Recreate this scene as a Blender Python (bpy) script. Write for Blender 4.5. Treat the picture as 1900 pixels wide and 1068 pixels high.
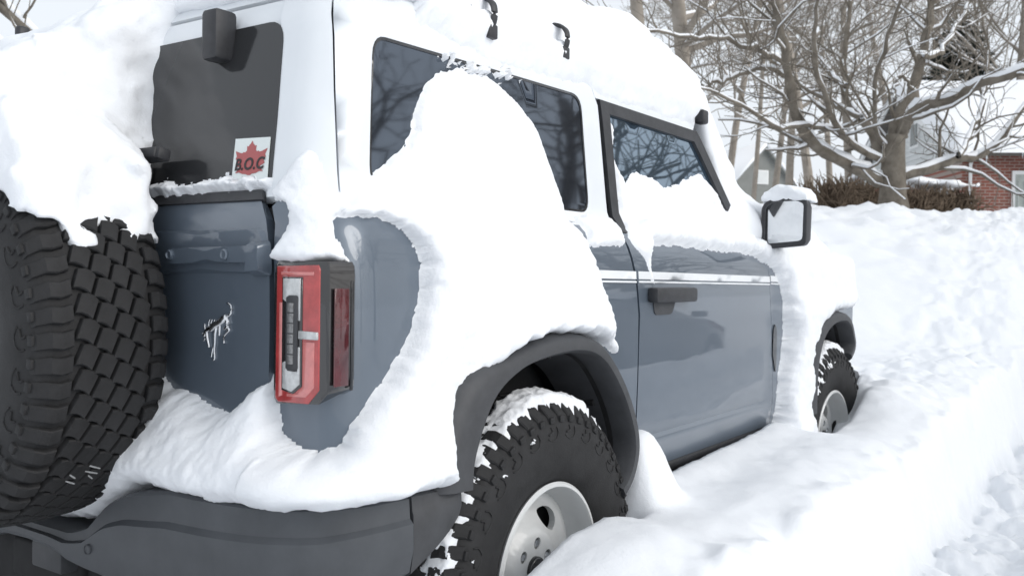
import bpy, bmesh, math, random
import numpy as np
from mathutils import Vector, Matrix
from mathutils.geometry import delaunay_2d_cdt
R = math.radians
rng = np.random.default_rng(7); random.seed(7)
for o in list(bpy.data.objects): bpy.data.objects.remove(o)
scene = bpy.context.scene
COL = scene.collection

# ---------------------------------------------------------------- camera, world, sun, exposure
CAM = np.array([-1.97, -2.23, 1.114]); YAW, PIT, ROL, FPX = .6083, -.0132, .0136, 1718.
FW = np.array([math.cos(YAW)*math.cos(PIT), math.sin(YAW)*math.cos(PIT), math.sin(PIT)])
RT = np.cross(FW, [0, 0, 1]); RT /= np.linalg.norm(RT); UPV = np.cross(RT, FW)
RT2 = RT*math.cos(ROL)+UPV*math.sin(ROL); UP2 = -RT*math.sin(ROL)+UPV*math.cos(ROL)
cd = bpy.data.cameras.new('camera'); cam = bpy.data.objects.new('camera', cd); COL.objects.link(cam)
cam.matrix_world = Matrix([[RT2[i], UP2[i], -FW[i], CAM[i]] for i in range(3)] + [[0, 0, 0, 1]])
cd.sensor_width = 36; cd.lens = 36*FPX/1900; cd.clip_start = .05; cd.clip_end = 900
cd.dof.use_dof = True; cd.dof.focus_distance = 2.5; cd.dof.aperture_fstop = 6.3
scene.camera = cam
SUN_EL, SUN_AZ = R(28), R(-82)            # direction towards the sun, azimuth from +x
world = bpy.data.worlds.new('World'); scene.world = world; world.use_nodes = True
wn = world.node_tree; wn.nodes.clear()
wo = wn.nodes.new('ShaderNodeOutputWorld'); wb = wn.nodes.new('ShaderNodeBackground')
sk = wn.nodes.new('ShaderNodeTexSky'); sk.sky_type = 'NISHITA'; sk.sun_disc = False
sk.sun_elevation = SUN_EL; sk.sun_rotation = R(90)-SUN_AZ; sk.dust_density = 4; sk.air_density = 1.0
hs = wn.nodes.new('ShaderNodeHueSaturation'); hs.inputs['Saturation'].default_value = .45
mx = wn.nodes.new('ShaderNodeMix'); mx.data_type = 'RGBA'; mx.inputs[0].default_value = .78
mx.inputs[7].default_value = (8.3, 8.75, 9.3, 1)          # even overcast cloud
wn.links.new(sk.outputs[0], hs.inputs['Color']); wn.links.new(hs.outputs[0], mx.inputs[6])
wn.links.new(mx.outputs[2], wb.inputs[0]); wb.inputs[1].default_value = .115
wn.links.new(wb.outputs[0], wo.inputs[0])
sd_ = bpy.data.lights.new('sun', 'SUN'); sd_.energy = 1.5; sd_.angle = R(35); sd_.color = (1, .97, .93)
sun = bpy.data.objects.new('sun', sd_); COL.objects.link(sun)
sun.rotation_euler = (R(90)-SUN_EL, 0, SUN_AZ+R(90))
scene.view_settings.view_transform = 'Standard'; scene.view_settings.look = 'None'
scene.view_settings.exposure = .10; scene.view_settings.gamma = 1

# ---------------------------------------------------------------- numeric core
def smooth_table(pts, lo, hi, n=1200, k=9):
    zz = np.linspace(lo, hi, n); v = np.interp(zz, [p[0] for p in pts], [p[1] for p in pts])
    ker = np.hanning(k+2)[1:-1]; ker /= ker.sum()
    v = np.convolve(np.pad(v, k//2, mode='edge'), ker, mode='valid')
    return zz, v
WT = smooth_table([(.3,.86),(.42,.87),(.5,.895),(.6,.912),(.8,.918),(1.0,.92),(1.10,.918),(1.17,.912),(1.215,.902),(1.245,.885),(1.265,.86),(1.28,.845),(1.32,.838),(1.63,.812),(1.70,.80),(1.745,.782),(1.78,.75),(1.80,.715)], .3, 1.80, k=25)
XT = smooth_table([(.3,-.66),(.5,-.68),(.7,-.69),(1.2,-.69),(1.25,-.685),(1.27,-.672),(1.29,-.66),(1.68,-.585),(1.74,-.555),(1.79,-.51),(1.80,-.50)], .3, 1.80, k=25)
WTS = smooth_table(list(zip(*WT)), .3, 1.80, k=281)
W0, X0, RC = .918, -.69, .10
T1 = W0-RC; T2 = T1+RC*np.pi/2
def S0(t, z):
    t = np.asarray(t, float); z = np.asarray(z, float)
    w = np.interp(z, *WT); xr = np.interp(z, *XT)
    a = np.clip((t-T1)/RC, 0, np.pi/2)
    s = np.maximum(t-T2, 0)
    dx = (xr-X0)*np.clip(1-s/.7, 0, 1)
    x = X0 + dx + RC*(1-np.cos(a)) + s
    y = np.where(t < T1, -t*(w-RC)/T1, -(w-RC)-RC*np.sin(a))
    return np.stack([x, y, z + 0*x], -1)
def SN(t, z):
    e = 2e-3
    a = S0(t+e, z)-S0(t-e, z); b = S0(t, np.asarray(z)+e)-S0(t, np.asarray(z)-e)
    n = np.cross(a, b); n /= np.linalg.norm(n, axis=-1, keepdims=True)+1e-12
    return n
def S(t, z, off=0.):
    n = SN(t, z)
    return S0(t, z) + n*np.asarray(off)[..., None]
def SP(t, z, off=0.):                       # offset in plan only: for snow lying against the side
    n = SN(t, z).copy(); n[..., 2] = 0; n /= np.linalg.norm(n, axis=-1, keepdims=True)+1e-9
    return S0(t, z) + n*np.asarray(off)[..., None]
def tx(x): return T2 + (x-(X0+RC))          # side: x -> t
# ---------------------------------------------------------------- noise
_perm = np.random.default_rng(3).permutation(512)
def _h(i, j, k):
    return _perm[(_perm[(_perm[i & 511]+j) & 511]+k) & 511]/511.*2-1
def vnoise(P):
    P = np.asarray(P, float); I = np.floor(P).astype(int); F = P-I; F = F*F*(3-2*F)
    o = 0
    for a in (0, 1):
        for b in (0, 1):
            for c in (0, 1):
                w = (F[..., 0] if a else 1-F[..., 0])*(F[..., 1] if b else 1-F[..., 1])*(F[..., 2] if c else 1-F[..., 2])
                o = o+w*_h(I[..., 0]+a, I[..., 1]+b, I[..., 2]+c)
    return o
ROTN = np.array(Matrix.Rotation(.9, 3, Vector((.5, .7, .4)).normalized()))
def fbm(P, freq, oct=4, gain=.5):
    P = np.asarray(P)*freq; a = 1.; o = 0; P = P@ROTN
    for i in range(oct):
        o = o+a*vnoise(P+17.3*i); P = (P@ROTN)*2.03; a *= gain
    return o
def sstep(a, b, x):
    t = np.clip((np.asarray(x, float)-a)/(b-a), 0, 1); return t*t*(3-2*t)

# ---------------------------------------------------------------- object helpers
def setp(o, label=None, cat=None, group=None, kind=None):
    if label: o['label'] = label
    if cat: o['category'] = cat
    if group: o['group'] = group
    if kind: o['kind'] = kind
    return o
def link(name, me, mat=None, parent=None):
    o = bpy.data.objects.new(name, me); COL.objects.link(o)
    if mat is not None and me is not None: me.materials.append(mat)
    if parent is not None: o.parent = parent
    return o
def empty(name, loc=(0, 0, 0), parent=None):
    o = link(name, None, None, parent); o.location = loc; o.empty_display_size = .1; return o
def mesh(name, V, F, mat=None, parent=None, smooth=True):
    me = bpy.data.meshes.new(name)
    V = np.asarray(V, np.float32).reshape(-1, 3)
    if isinstance(F, np.ndarray):
        k = F.shape[1]; n = len(F)
        me.vertices.add(len(V)); me.vertices.foreach_set('co', V.ravel())
        me.loops.add(n*k); me.loops.foreach_set('vertex_index', F.astype(np.int32).ravel())
        me.polygons.add(n); me.polygons.foreach_set('loop_start', np.arange(0, n*k, k, dtype=np.int32))
        me.update(calc_edges=True)
    else:
        me.from_pydata([tuple(map(float, v)) for v in V], [], [tuple(map(int, f)) for f in F])
    me.validate()
    if smooth: me.polygons.foreach_set('use_smooth', np.ones(len(me.polygons), bool))
    me.update()
    return link(name, me, mat, parent)
class MB:
    """collects pieces of one mesh"""
    def __init__(s): s.V = []; s.F = []; s.n = 0
    def add(s, V, F):
        V = np.asarray(V, float).reshape(-1, 3); s.V.append(V); s.F += [tuple(int(i)+s.n for i in f) for f in F]; s.n += len(V); return s
    def grid(s, G, cu=False, cv=False):
        a, b = G.shape[:2]; F = []
        for i in range(a if cu else a-1):
            for j in range(b if cv else b-1):
                i2, j2 = (i+1) % a, (j+1) % b
                F.append((i*b+j, i2*b+j, i2*b+j2, i*b+j2))
        return s.add(G, F)
    def box(s, lo, hi, bev=0., M=None):
        bm = bmesh.new(); bmesh.ops.create_cube(bm, size=1)
        lo = np.array(lo, float); hi = np.array(hi, float)
        for v in bm.verts: v.co = Vector((lo+hi)/2+(hi-lo)*np.array(v.co))
        if bev: bmesh.ops.bevel(bm, geom=bm.edges[:], offset=bev, segments=2, affect='EDGES', profile=.5)
        if M is not None: bmesh.ops.transform(bm, matrix=M, verts=bm.verts[:])
        bm.verts.index_update()
        V = [v.co[:] for v in bm.verts]; F = [[v.index for v in f.verts] for f in bm.faces]; bm.free()
        return s.add(V, F)
    def prism(s, poly, d0, d1, fn, bev=0.):
        """poly: 2d outline; fn(u,v,d) -> 3d"""
        bm = bmesh.new()
        vs = [bm.verts.new(fn(u, v, d0)) for u, v in poly]; f = bm.faces.new(vs)
        r = bmesh.ops.extrude_face_region(bm, geom=[f])
        nv = [g for g in r['geom'] if isinstance(g, bmesh.types.BMVert)]
        dd = Vector(fn(poly[0][0], poly[0][1], d1))-Vector(fn(poly[0][0], poly[0][1], d0))
        bmesh.ops.translate(bm, vec=dd, verts=nv)
        bmesh.ops.recalc_face_normals(bm, faces=bm.faces[:])
        if bev: bmesh.ops.bevel(bm, geom=bm.edges[:], offset=bev, segments=2, affect='EDGES', profile=.5)
        bmesh.ops.triangulate(bm, faces=[q for q in bm.faces if len(q.verts) > 4])
        bm.verts.index_update()
        V = [v.co[:] for v in bm.verts]; F = [[v.index for v in q.verts] for q in bm.faces]; bm.free()
        return s.add(V, F)
    def tube(s, P, rad, n=8, flat=(1, 1)):
        G = ring_tube(np.asarray(P, float), rad, n, flat); s.grid(G, False, True)
        k = len(G); b = s.n-k*n
        s.F.append(tuple(range(b+n-1, b-1, -1))); s.F.append(tuple(range(b+(k-1)*n, b+k*n))); return s
    def build(s, name, mat=None, parent=None, smooth=True, angle=None):
        o = mesh(name, np.concatenate(s.V), s.F, mat, parent, smooth)
        bm = bmesh.new(); bm.from_mesh(o.data); bmesh.ops.recalc_face_normals(bm, faces=bm.faces[:])
        if angle: 
            for e in bm.edges:
                if len(e.link_faces) == 2 and e.calc_face_angle(0) > R(angle): e.smooth = False
        bm.to_mesh(o.data); bm.free()
        return o
def ring_tube(P, rad, n, flat=(1, 1)):
    rad = np.atleast_1d(np.asarray(rad, float)); rad = np.interp(np.linspace(0, 1, len(P)), np.linspace(0, 1, len(rad)), rad) if len(rad) > 1 else np.full(len(P), rad[0])
    T = np.gradient(P, axis=0); T /= np.linalg.norm(T, axis=1, keepdims=True)+1e-9
    ref = np.array([0, 0, 1.]) if abs(T[:, 2]).mean() < .8 else np.array([1., 0, 0])
    A = np.cross(T, ref); A /= np.linalg.norm(A, axis=1, keepdims=True)+1e-9
    B = np.cross(T, A)
    a = np.linspace(0, 2*np.pi, n, endpoint=False)
    return P[:, None]+rad[:, None, None]*(A[:, None]*np.cos(a)[None, :, None]*flat[0]+B[:, None]*np.sin(a)[None, :, None]*flat[1])
def tubes_mesh(name, L, n, mat, parent):
    """many tubes -> one mesh, fast"""
    Vs = []; Fs = []; base = 0
    for P, r in L:
        G = ring_tube(np.asarray(P, float), r, n); k = len(G)
        i, j = np.meshgrid(np.arange(k-1), np.arange(n), indexing='ij'); j2 = (j+1) % n
        Fs.append(np.stack([i*n+j, i*n+j2, (i+1)*n+j2, (i+1)*n+j], -1).reshape(-1, 4)+base); Vs.append(G.reshape(-1, 3)); base += k*n
    return mesh(name, np.concatenate(Vs), np.concatenate(Fs), mat, parent)
def lathe_grid(prof, n=96):
    """profile (r, y) about local Y"""
    a = np.linspace(0, 2*np.pi, n, endpoint=False); p = np.array(prof, float)
    return np.stack([np.stack([p[:, 0]*math.cos(t), p[:, 1], p[:, 0]*math.sin(t)], -1) for t in a])
def spline(P, n=60, closed=False):
    P = np.asarray(P, float); k = len(P)
    out = []
    seg = k if closed else k-1
    for i in range(seg):
        g = lambda q: P[q % k] if closed else P[min(max(q, 0), k-1)]
        p0, p1, p2, p3 = g(i-1), g(i), g(i+1), g(i+2)
        for t in np.linspace(0, 1, max(2, n//seg), endpoint=False):
            out.append(.5*((2*p1)+(-p0+p2)*t+(2*p0-5*p1+4*p2-p3)*t*t+(-p0+3*p1-3*p2+p3)*t**3))
    if not closed: out.append(P[-1])
    return np.array(out)
def inpoly(Q, poly):
    Q = np.asarray(Q); x, y = Q[..., 0], Q[..., 1]; c = np.zeros(x.shape, bool); p = np.asarray(poly); q = np.roll(p, 1, 0)
    for (x1, y1), (x2, y2) in zip(p, q):
        if y1 == y2: continue
        c ^= ((y1 > y) != (y2 > y)) & (x < (x2-x1)*(y-y1)/(y2-y1)+x1)
    return c
def polydist(Q, poly):
    x, y = Q[..., 0], Q[..., 1]; p = np.asarray(poly, float); q = np.roll(p, -1, 0); d = np.full(x.shape, 9e9)
    for a, b in zip(p, q):
        e = b-a; L = e@e+1e-12
        t = np.clip(((x-a[0])*e[0]+(y-a[1])*e[1])/L, 0, 1)
        d = np.minimum(d, (x-a[0]-t*e[0])**2+(y-a[1]-t*e[1])**2)
    return np.sqrt(d)*np.where(inpoly(Q, poly), 1, -1)
def resample(poly, step):
    out = []; p = [tuple(q) for q in poly]
    for a, b in zip(p, p[1:]+p[:1]):
        n = max(1, int(math.hypot(b[0]-a[0], b[1]-a[1])/step+.5))
        out += [(a[0]+(b[0]-a[0])*i/n, a[1]+(b[1]-a[1])*i/n) for i in range(n)]
    return out
def round_poly(poly, r, n=4):
    out = []; k = len(poly)
    rr = r if isinstance(r, (list, tuple)) else [r]*k
    for i in range(k):
        a, b, c = [np.array(poly[(i+j) % k], float) for j in (-1, 0, 1)]
        u = a-b; v = c-b; q = min(rr[i], .45*np.linalg.norm(u), .45*np.linalg.norm(v))
        if q <= 0: out.append(tuple(b)); continue
        p0 = b+u/np.linalg.norm(u)*q; p2 = b+v/np.linalg.norm(v)*q
        for t in np.linspace(0, 1, n+1): out.append(tuple((1-t)**2*p0+2*t*(1-t)*b+t*t*p2))
    return out
def cdt(poly, holes, step):
    loops = [resample(poly, step)]+[resample(h, step) for h in holes]
    V = []; E = []
    for L in loops:
        b = len(V); V += L; E += [(b+i, b+(i+1) % len(L)) for i in range(len(L))]
    nb = len(V)
    P = np.array(poly); lo, hi = P.min(0), P.max(0)
    gx, gy = np.meshgrid(np.arange(lo[0]+step/2, hi[0], step), np.arange(lo[1]+step/2, hi[1], step), indexing='ij')
    Q = np.stack([gx, gy], -1).reshape(-1, 2)
    d = polydist(Q, poly)
    for h in holes: d = np.minimum(d, -polydist(Q, h))
    V += [tuple(q) for q in Q[d > step*.45]]
    r = delaunay_2d_cdt([Vector(v) for v in V], E, [], 0, 1e-6)
    vv = np.array([v[:] for v in r[0]]); ff = np.array([f for f in r[2]])
    c = vv[ff].mean(1); ok = inpoly(c, poly)
    for h in holes: ok &= ~inpoly(c, h)
    return vv, ff[ok], loops
def panel(name, poly, holes=(), off=0., thick=.012, step=.05, mat=None, parent=None, fn=None, sgn=1, bev=.003):
    fn = fn or S
    vv, ff, loops = cdt(poly, holes, step)
    m = MB()
    def P(q, o):
        G = fn(q[:, 0], q[:, 1], np.full(len(q), o)); G = np.array(G)
        if sgn < 0: G[:, 1] *= -1
        return G
    m.add(P(vv, off), ff)
    for L in loops:
        q = np.array(L); G = np.stack([P(q, off), P(q, off-thick*.4), P(q, off-thick)]); m.grid(G, False, True)
    o = mesh(name, np.concatenate(m.V), m.F, mat, parent)
    bm = bmesh.new(); bm.from_mesh(o.data)
    # keep the face smooth, the rim flat, and turn the face outward
    n = len(ff); bm.faces.ensure_lookup_table()
    test = S0 if fn is S else None
    bm.normal_update()
    if test is not None:
        c = vv[ff[0]].mean(0); nn = SN(c[0], c[1]).copy()
        if sgn < 0: nn[1] *= -1
        if np.dot(nn, np.array(bm.faces[0].normal)) < 0:
            for f in bm.faces[:n]: f.normal_flip()
    for f in bm.faces[n:]: f.smooth = False
    bm.to_mesh(o.data); bm.free()
    return o
def nets(F, o, h):
    s = F < 0; sh = np.array(F.shape)-1
    acc = np.zeros(tuple(sh)+(3,)); cnt = np.zeros(tuple(sh))
    for a in range(3):
        b, c = [k for k in range(3) if k != a]
        for i in (0, 1):
            for j in (0, 1):
                sl = [None]*3; sl2 = [None]*3
                sl[a] = slice(0, sh[a]); sl2[a] = slice(1, sh[a]+1)
                for ax, of in ((b, i), (c, j)): sl[ax] = sl2[ax] = slice(of, of+sh[ax])
                f0, f1 = F[tuple(sl)], F[tuple(sl2)]; m = (f0 < 0) != (f1 < 0)
                I = np.argwhere(m); t = f0[m]/(f0[m]-f1[m])
                p = np.zeros((len(I), 3)); p[:, a] = t; p[:, b] = i; p[:, c] = j
                acc[tuple(I.T)] += p+I; cnt[m] += 1
    m = cnt > 0; idx = -np.ones(tuple(sh), int); idx[m] = np.arange(m.sum())
    V = acc[m]/cnt[m][:, None]*h+np.array(o)
    Q = []
    for a in range(3):
        b, c = (a+1) % 3, (a+2) % 3
        sl = [slice(None)]*3; sl[a] = slice(0, sh[a]); sl[b] = slice(1, sh[b]); sl[c] = slice(1, sh[c])
        s2 = list(sl); s2[a] = slice(1, sh[a]+1)
        f0, f1 = s[tuple(sl)], s[tuple(s2)]
        for mm, flip in ((f0 & ~f1, False), (~f0 & f1, True)):
            I = np.argwhere(mm)
            if not len(I): continue
            g = I.copy(); g[:, b] += 1; g[:, c] += 1
            q = []
            for db, dc in ((-1, -1), (0, -1), (0, 0), (-1, 0)):
                k = g.copy(); k[:, b] += db; k[:, c] += dc; q.append(idx[tuple(k.T)])
            q = np.stack(q, -1)
            Q.append(q[:, ::-1] if flip else q)
    Q = np.concatenate(Q); return V, Q[(Q >= 0).all(1)]
def sdf_object(name, fn, lo, hi, h, mat, parent=None):
    ax = [np.arange(lo[i], hi[i]+h, h) for i in range(3)]
    P = np.stack(np.meshgrid(*ax, indexing='ij'), -1)
    V, Q = nets(fn(P), [a[0] for a in ax], h)
    return mesh(name, V, Q, mat, parent)
def smin(a, b, k):
    q = np.clip(.5+.5*(b-a)/k, 0, 1); return b*(1-q)+a*q-k*q*(1-q)
def shell(name, polys, res, thick, rim, mat, fn=None, edge=.010, efreq=28, lump=.006, lfreq=14, speck=None, fill=None):
    """snow clinging to the car: a height field over the car's own surface"""
    fn = fn or S
    A = np.concatenate([np.array(p) for p in polys]); lo = A.min(0)-.05; hi = A.max(0)+.05
    u, v = np.meshgrid(np.arange(lo[0], hi[0], res), np.arange(lo[1], hi[1], res), indexing='ij')
    Q = np.stack([u, v], -1); sd = np.full(u.shape, -9.)
    for p in polys: sd = np.maximum(sd, polydist(Q, p))
    P3 = np.stack([u, v, 0*u], -1)
    edge = edge(u, v) if callable(edge) else edge
    sd = sd+edge*fbm(P3+3.1, efreq, 5, .62)-edge*.95
    if speck is not None and speck:
        zmin, zmax, band = speck
        sp = .0030*(fbm(P3+9.7, 115, 2)-.72)-.05*np.maximum(0, -sd-band*(.4+.6*vnoise(P3*30)))
        sd = np.where((v > zmin) & (v < zmax), np.maximum(sd, sp), sd)
    T = thick(u, v) if callable(thick) else np.full(u.shape, thick)
    rr = rim(u, v) if callable(rim) else np.full(u.shape, rim)
    q = np.clip(sd/rr, 0, 1); hgt = T*np.sqrt(1-(1-q)**2)
    hgt = hgt+np.clip(q*2, 0, 1)*(lump*fbm(P3, lfreq, 5, .55)+.0022*fbm(P3+5, 120, 2))
    if fill is not None: hgt = hgt+fill(u, v)*sstep(.01, .17, sd)
    hgt = np.where(sd < 0, sd*.6, np.maximum(hgt, .002))
    ok = hgt > -.012
    G = fn(u, v, hgt)
    idx = -np.ones(u.shape, int); a, b = u.shape
    c = (ok[:-1, :-1] & ok[1:, :-1] & ok[1:, 1:] & ok[:-1, 1:]); I = np.argwhere(c)
    lin = np.arange(a*b).reshape(a, b)
    F = np.stack([lin[I[:, 0], I[:, 1]], lin[I[:, 0]+1, I[:, 1]], lin[I[:, 0]+1, I[:, 1]+1], lin[I[:, 0], I[:, 1]+1]], -1)
    used = np.unique(F); idx = -np.ones(a*b, int); idx[used] = np.arange(len(used))
    return mesh(name, G.reshape(-1, 3)[used], idx[F], mat)

# ---------------------------------------------------------------- materials
def mat(name, col, rough=.5, metal=0., spec=.5, coat=0., coat_rough=.03, var=0., vscale=8., bump=0., bscale=60., tint=None, ior=None, col2=None, noise_rough=0.):
    m = bpy.data.materials.new(name); m.use_nodes = True; nt = m.node_tree; b = nt.nodes['Principled BSDF']
    b.inputs['Base Color'].default_value = (*col, 1); b.inputs['Roughness'].default_value = rough; b.inputs['Metallic'].default_value = metal
    b.inputs['Specular IOR Level'].default_value = spec; b.inputs['Coat Weight'].default_value = coat; b.inputs['Coat Roughness'].default_value = coat_rough
    if ior: b.inputs['IOR'].default_value = ior
    if tint: b.inputs['Specular Tint'].default_value = (*tint, 1)
    tc = nt.nodes.new('ShaderNodeTexCoord')
    if var or col2:
        n = nt.nodes.new('ShaderNodeTexNoise'); n.inputs['Scale'].default_value = vscale; n.inputs['Detail'].default_value = 6; n.inputs['Roughness'].default_value = .65
        nt.links.new(tc.outputs['Object'], n.inputs['Vector'])
        r = nt.nodes.new('ShaderNodeValToRGB'); r.color_ramp.elements[0].position = .3; r.color_ramp.elements[1].position = .7
        c2 = col2 or tuple(min(1, c*(1+var)) for c in col); c1 = col if col2 else tuple(c*(1-var) for c in col)
        r.color_ramp.elements[0].color = (*c1, 1); r.color_ramp.elements[1].color = (*c2, 1)
        nt.links.new(n.outputs['Fac'], r.inputs[0]); nt.links.new(r.outputs[0], b.inputs['Base Color'])
        if noise_rough:
            mr = nt.nodes.new('ShaderNodeMapRange'); mr.inputs[3].default_value = rough-noise_rough; mr.inputs[4].default_value = rough+noise_rough
            nt.links.new(n.outputs['Fac'], mr.inputs[0]); nt.links.new(mr.outputs[0], b.inputs['Roughness'])
    if bump:
        n = nt.nodes.new('ShaderNodeTexNoise'); n.inputs['Scale'].default_value = bscale; n.inputs['Detail'].default_value = 8; n.inputs['Roughness'].default_value = .7
        nt.links.new(tc.outputs['Object'], n.inputs['Vector'])
        q = nt.nodes.new('ShaderNodeBump'); q.inputs['Strength'].default_value = bump; q.inputs['Distance'].default_value = .01
        nt.links.new(n.outputs['Fac'], q.inputs['Height']); nt.links.new(q.outputs[0], b.inputs['Normal'])
    return m
M = {}
M['snow'] = mat('snow', (.86, .88, .91), .65, spec=.25, bump=.30, bscale=130)
M['gsnow'] = mat('ground_snow', (.86, .88, .91), .65, spec=.25, bump=.3, bscale=40)
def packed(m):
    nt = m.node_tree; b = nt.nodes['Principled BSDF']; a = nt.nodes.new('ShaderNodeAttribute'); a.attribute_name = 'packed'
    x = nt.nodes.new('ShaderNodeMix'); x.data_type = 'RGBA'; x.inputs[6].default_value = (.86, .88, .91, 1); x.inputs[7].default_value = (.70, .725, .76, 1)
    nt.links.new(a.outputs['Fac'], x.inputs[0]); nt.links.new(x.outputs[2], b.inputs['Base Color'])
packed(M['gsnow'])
M['paint'] = mat('slate_blue_paint', (.110, .138, .174), .38, .30, .5, coat=1., coat_rough=.02, var=.05, vscale=3)
M['white_paint'] = mat('white_top_paint', (.74, .77, .80), .35, 0, .5, coat=.4, var=.02, vscale=4)
M['black'] = mat('black_plastic', (.036, .037, .041), .5, spec=.4, var=.25, vscale=25, bump=.08, bscale=500)
M['trim'] = mat('grey_plastic_trim', (.05, .052, .057), .55, spec=.45, var=.22, vscale=14, bump=.08, bscale=600)
M['bumper'] = mat('bumper_coating', (.062, .067, .075), .5, spec=.45, var=.16, vscale=9, bump=.06, bscale=600)
M['gloss_black'] = mat('gloss_black', (.012, .012, .014), .12, coat=.6)
M['dark'] = mat('dark_underbody', (.022, .022, .023), .8, spec=.3, var=.4, vscale=10)
M['rubber'] = mat('tyre_rubber', (.020, .020, .021), .72, spec=.35, var=.3, vscale=18, bump=.15, bscale=180)
M['privacy'] = mat('privacy_glass', (.010, .012, .017), .04, spec=1.0, ior=1.75, tint=(.72, .84, 1.), coat=0)
M['rear_glass'] = mat('rear_privacy_glass', (.030, .031, .033), .10, spec=.5, ior=1.5)
M['door_glass'] = mat('door_glass', (.028, .046, .068), .02, spec=1.0, ior=2.5, tint=(.75, .88, 1.))
M['mirror'] = mat('mirror_glass', (.62, .64, .66), .05, 1.)
M['chrome'] = mat('chrome', (.75, .76, .78), .18, 1.)
M['rim'] = mat('white_wheel_paint', (.62, .63, .63), .38, spec=.5, coat=.3, var=.05, vscale=12)
M['red'] = mat('red_lens', (.40, .045, .045), .2, coat=1., var=.25, vscale=30)
M['dark_red'] = mat('dark_red_lens', (.075, .010, .013), .12, coat=1., var=.4, vscale=22)
M['pale_red'] = mat('pale_red_lens', (.62, .20, .19), .2, coat=1., var=.15, vscale=40)
M['smoke'] = mat('smoked_lens', (.020, .019, .020), .08, coat=1.)
M['clear'] = mat('clear_reflector', (.56, .57, .57), .25, .3, coat=.6, var=.2, vscale=90)
M['greyled'] = mat('grey_led_strip', (.22, .22, .22), .3, .4, coat=.5, var=.4, vscale=120)
M['stripe'] = mat('white_stripe_vinyl', (.78, .80, .82), .35, coat=.4)
M['sticker'] = mat('white_sticker', (.72, .77, .76), .4)
M['leafred'] = mat('leaf_red_print', (.40, .095, .095), .45)
M['ink'] = mat('black_ink', (.02, .015, .017), .5)
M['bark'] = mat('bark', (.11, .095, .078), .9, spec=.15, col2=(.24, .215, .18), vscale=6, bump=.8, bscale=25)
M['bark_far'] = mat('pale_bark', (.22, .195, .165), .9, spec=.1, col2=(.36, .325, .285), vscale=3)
M['needle'] = mat('evergreen_needles', (.035, .042, .035), .8, spec=.15, col2=(.08, .088, .075), vscale=2)
M['hedge'] = mat('brown_hedge_twigs', (.10, .075, .055), .9, spec=.1, col2=(.20, .155, .115), vscale=4)
M['siding'] = mat('white_siding', (.60, .62, .62), .6, var=.05, vscale=2)
M['gsiding'] = mat('grey_siding', (.22, .23, .22), .7, var=.08, vscale=3)
M['roof'] = mat('roof_shingle', (.12, .11, .10), .9, var=.3, vscale=10)
M['whitetrim'] = mat('white_trim', (.72, .73, .73), .5)
M['pane'] = mat('window_pane', (.05, .065, .06), .05, ior=1.6)
M['curtain'] = mat('curtain_cloth', (.33, .36, .34), .8, var=.15, vscale=12)
M['ice'] = mat('icicle_ice', (.72, .78, .82), .15)
M['sedan'] = mat('dark_grey_car_paint', (.045, .048, .055), .35, .3, coat=1.)
def brick_mat():
    m = mat('red_brick', (.25, .075, .05), .85); nt = m.node_tree; b = nt.nodes['Principled BSDF']
    t = nt.nodes.new('ShaderNodeTexBrick'); tc = nt.nodes.new('ShaderNodeTexCoord'); mp = nt.nodes.new('ShaderNodeMapping')
    mp.inputs['Rotation'].default_value = (R(90), 0, 0)
    nt.links.new(tc.outputs['Object'], mp.inputs[0]); nt.links.new(mp.outputs[0], t.inputs[0])
    t.inputs['Color1'].default_value = (.24, .075, .052, 1); t.inputs['Color2'].default_value = (.17, .058, .043, 1); t.inputs['Mortar'].default_value = (.30, .25, .22, 1)
    t.inputs['Scale'].default_value = 1; t.inputs['Brick Width'].default_value = .22; t.inputs['Row Height'].default_value = .075; t.inputs['Mortar Size'].default_value = .010
    nt.links.new(t.outputs[0], b.inputs['Base Color']); return m
M['brick'] = brick_mat()

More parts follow.
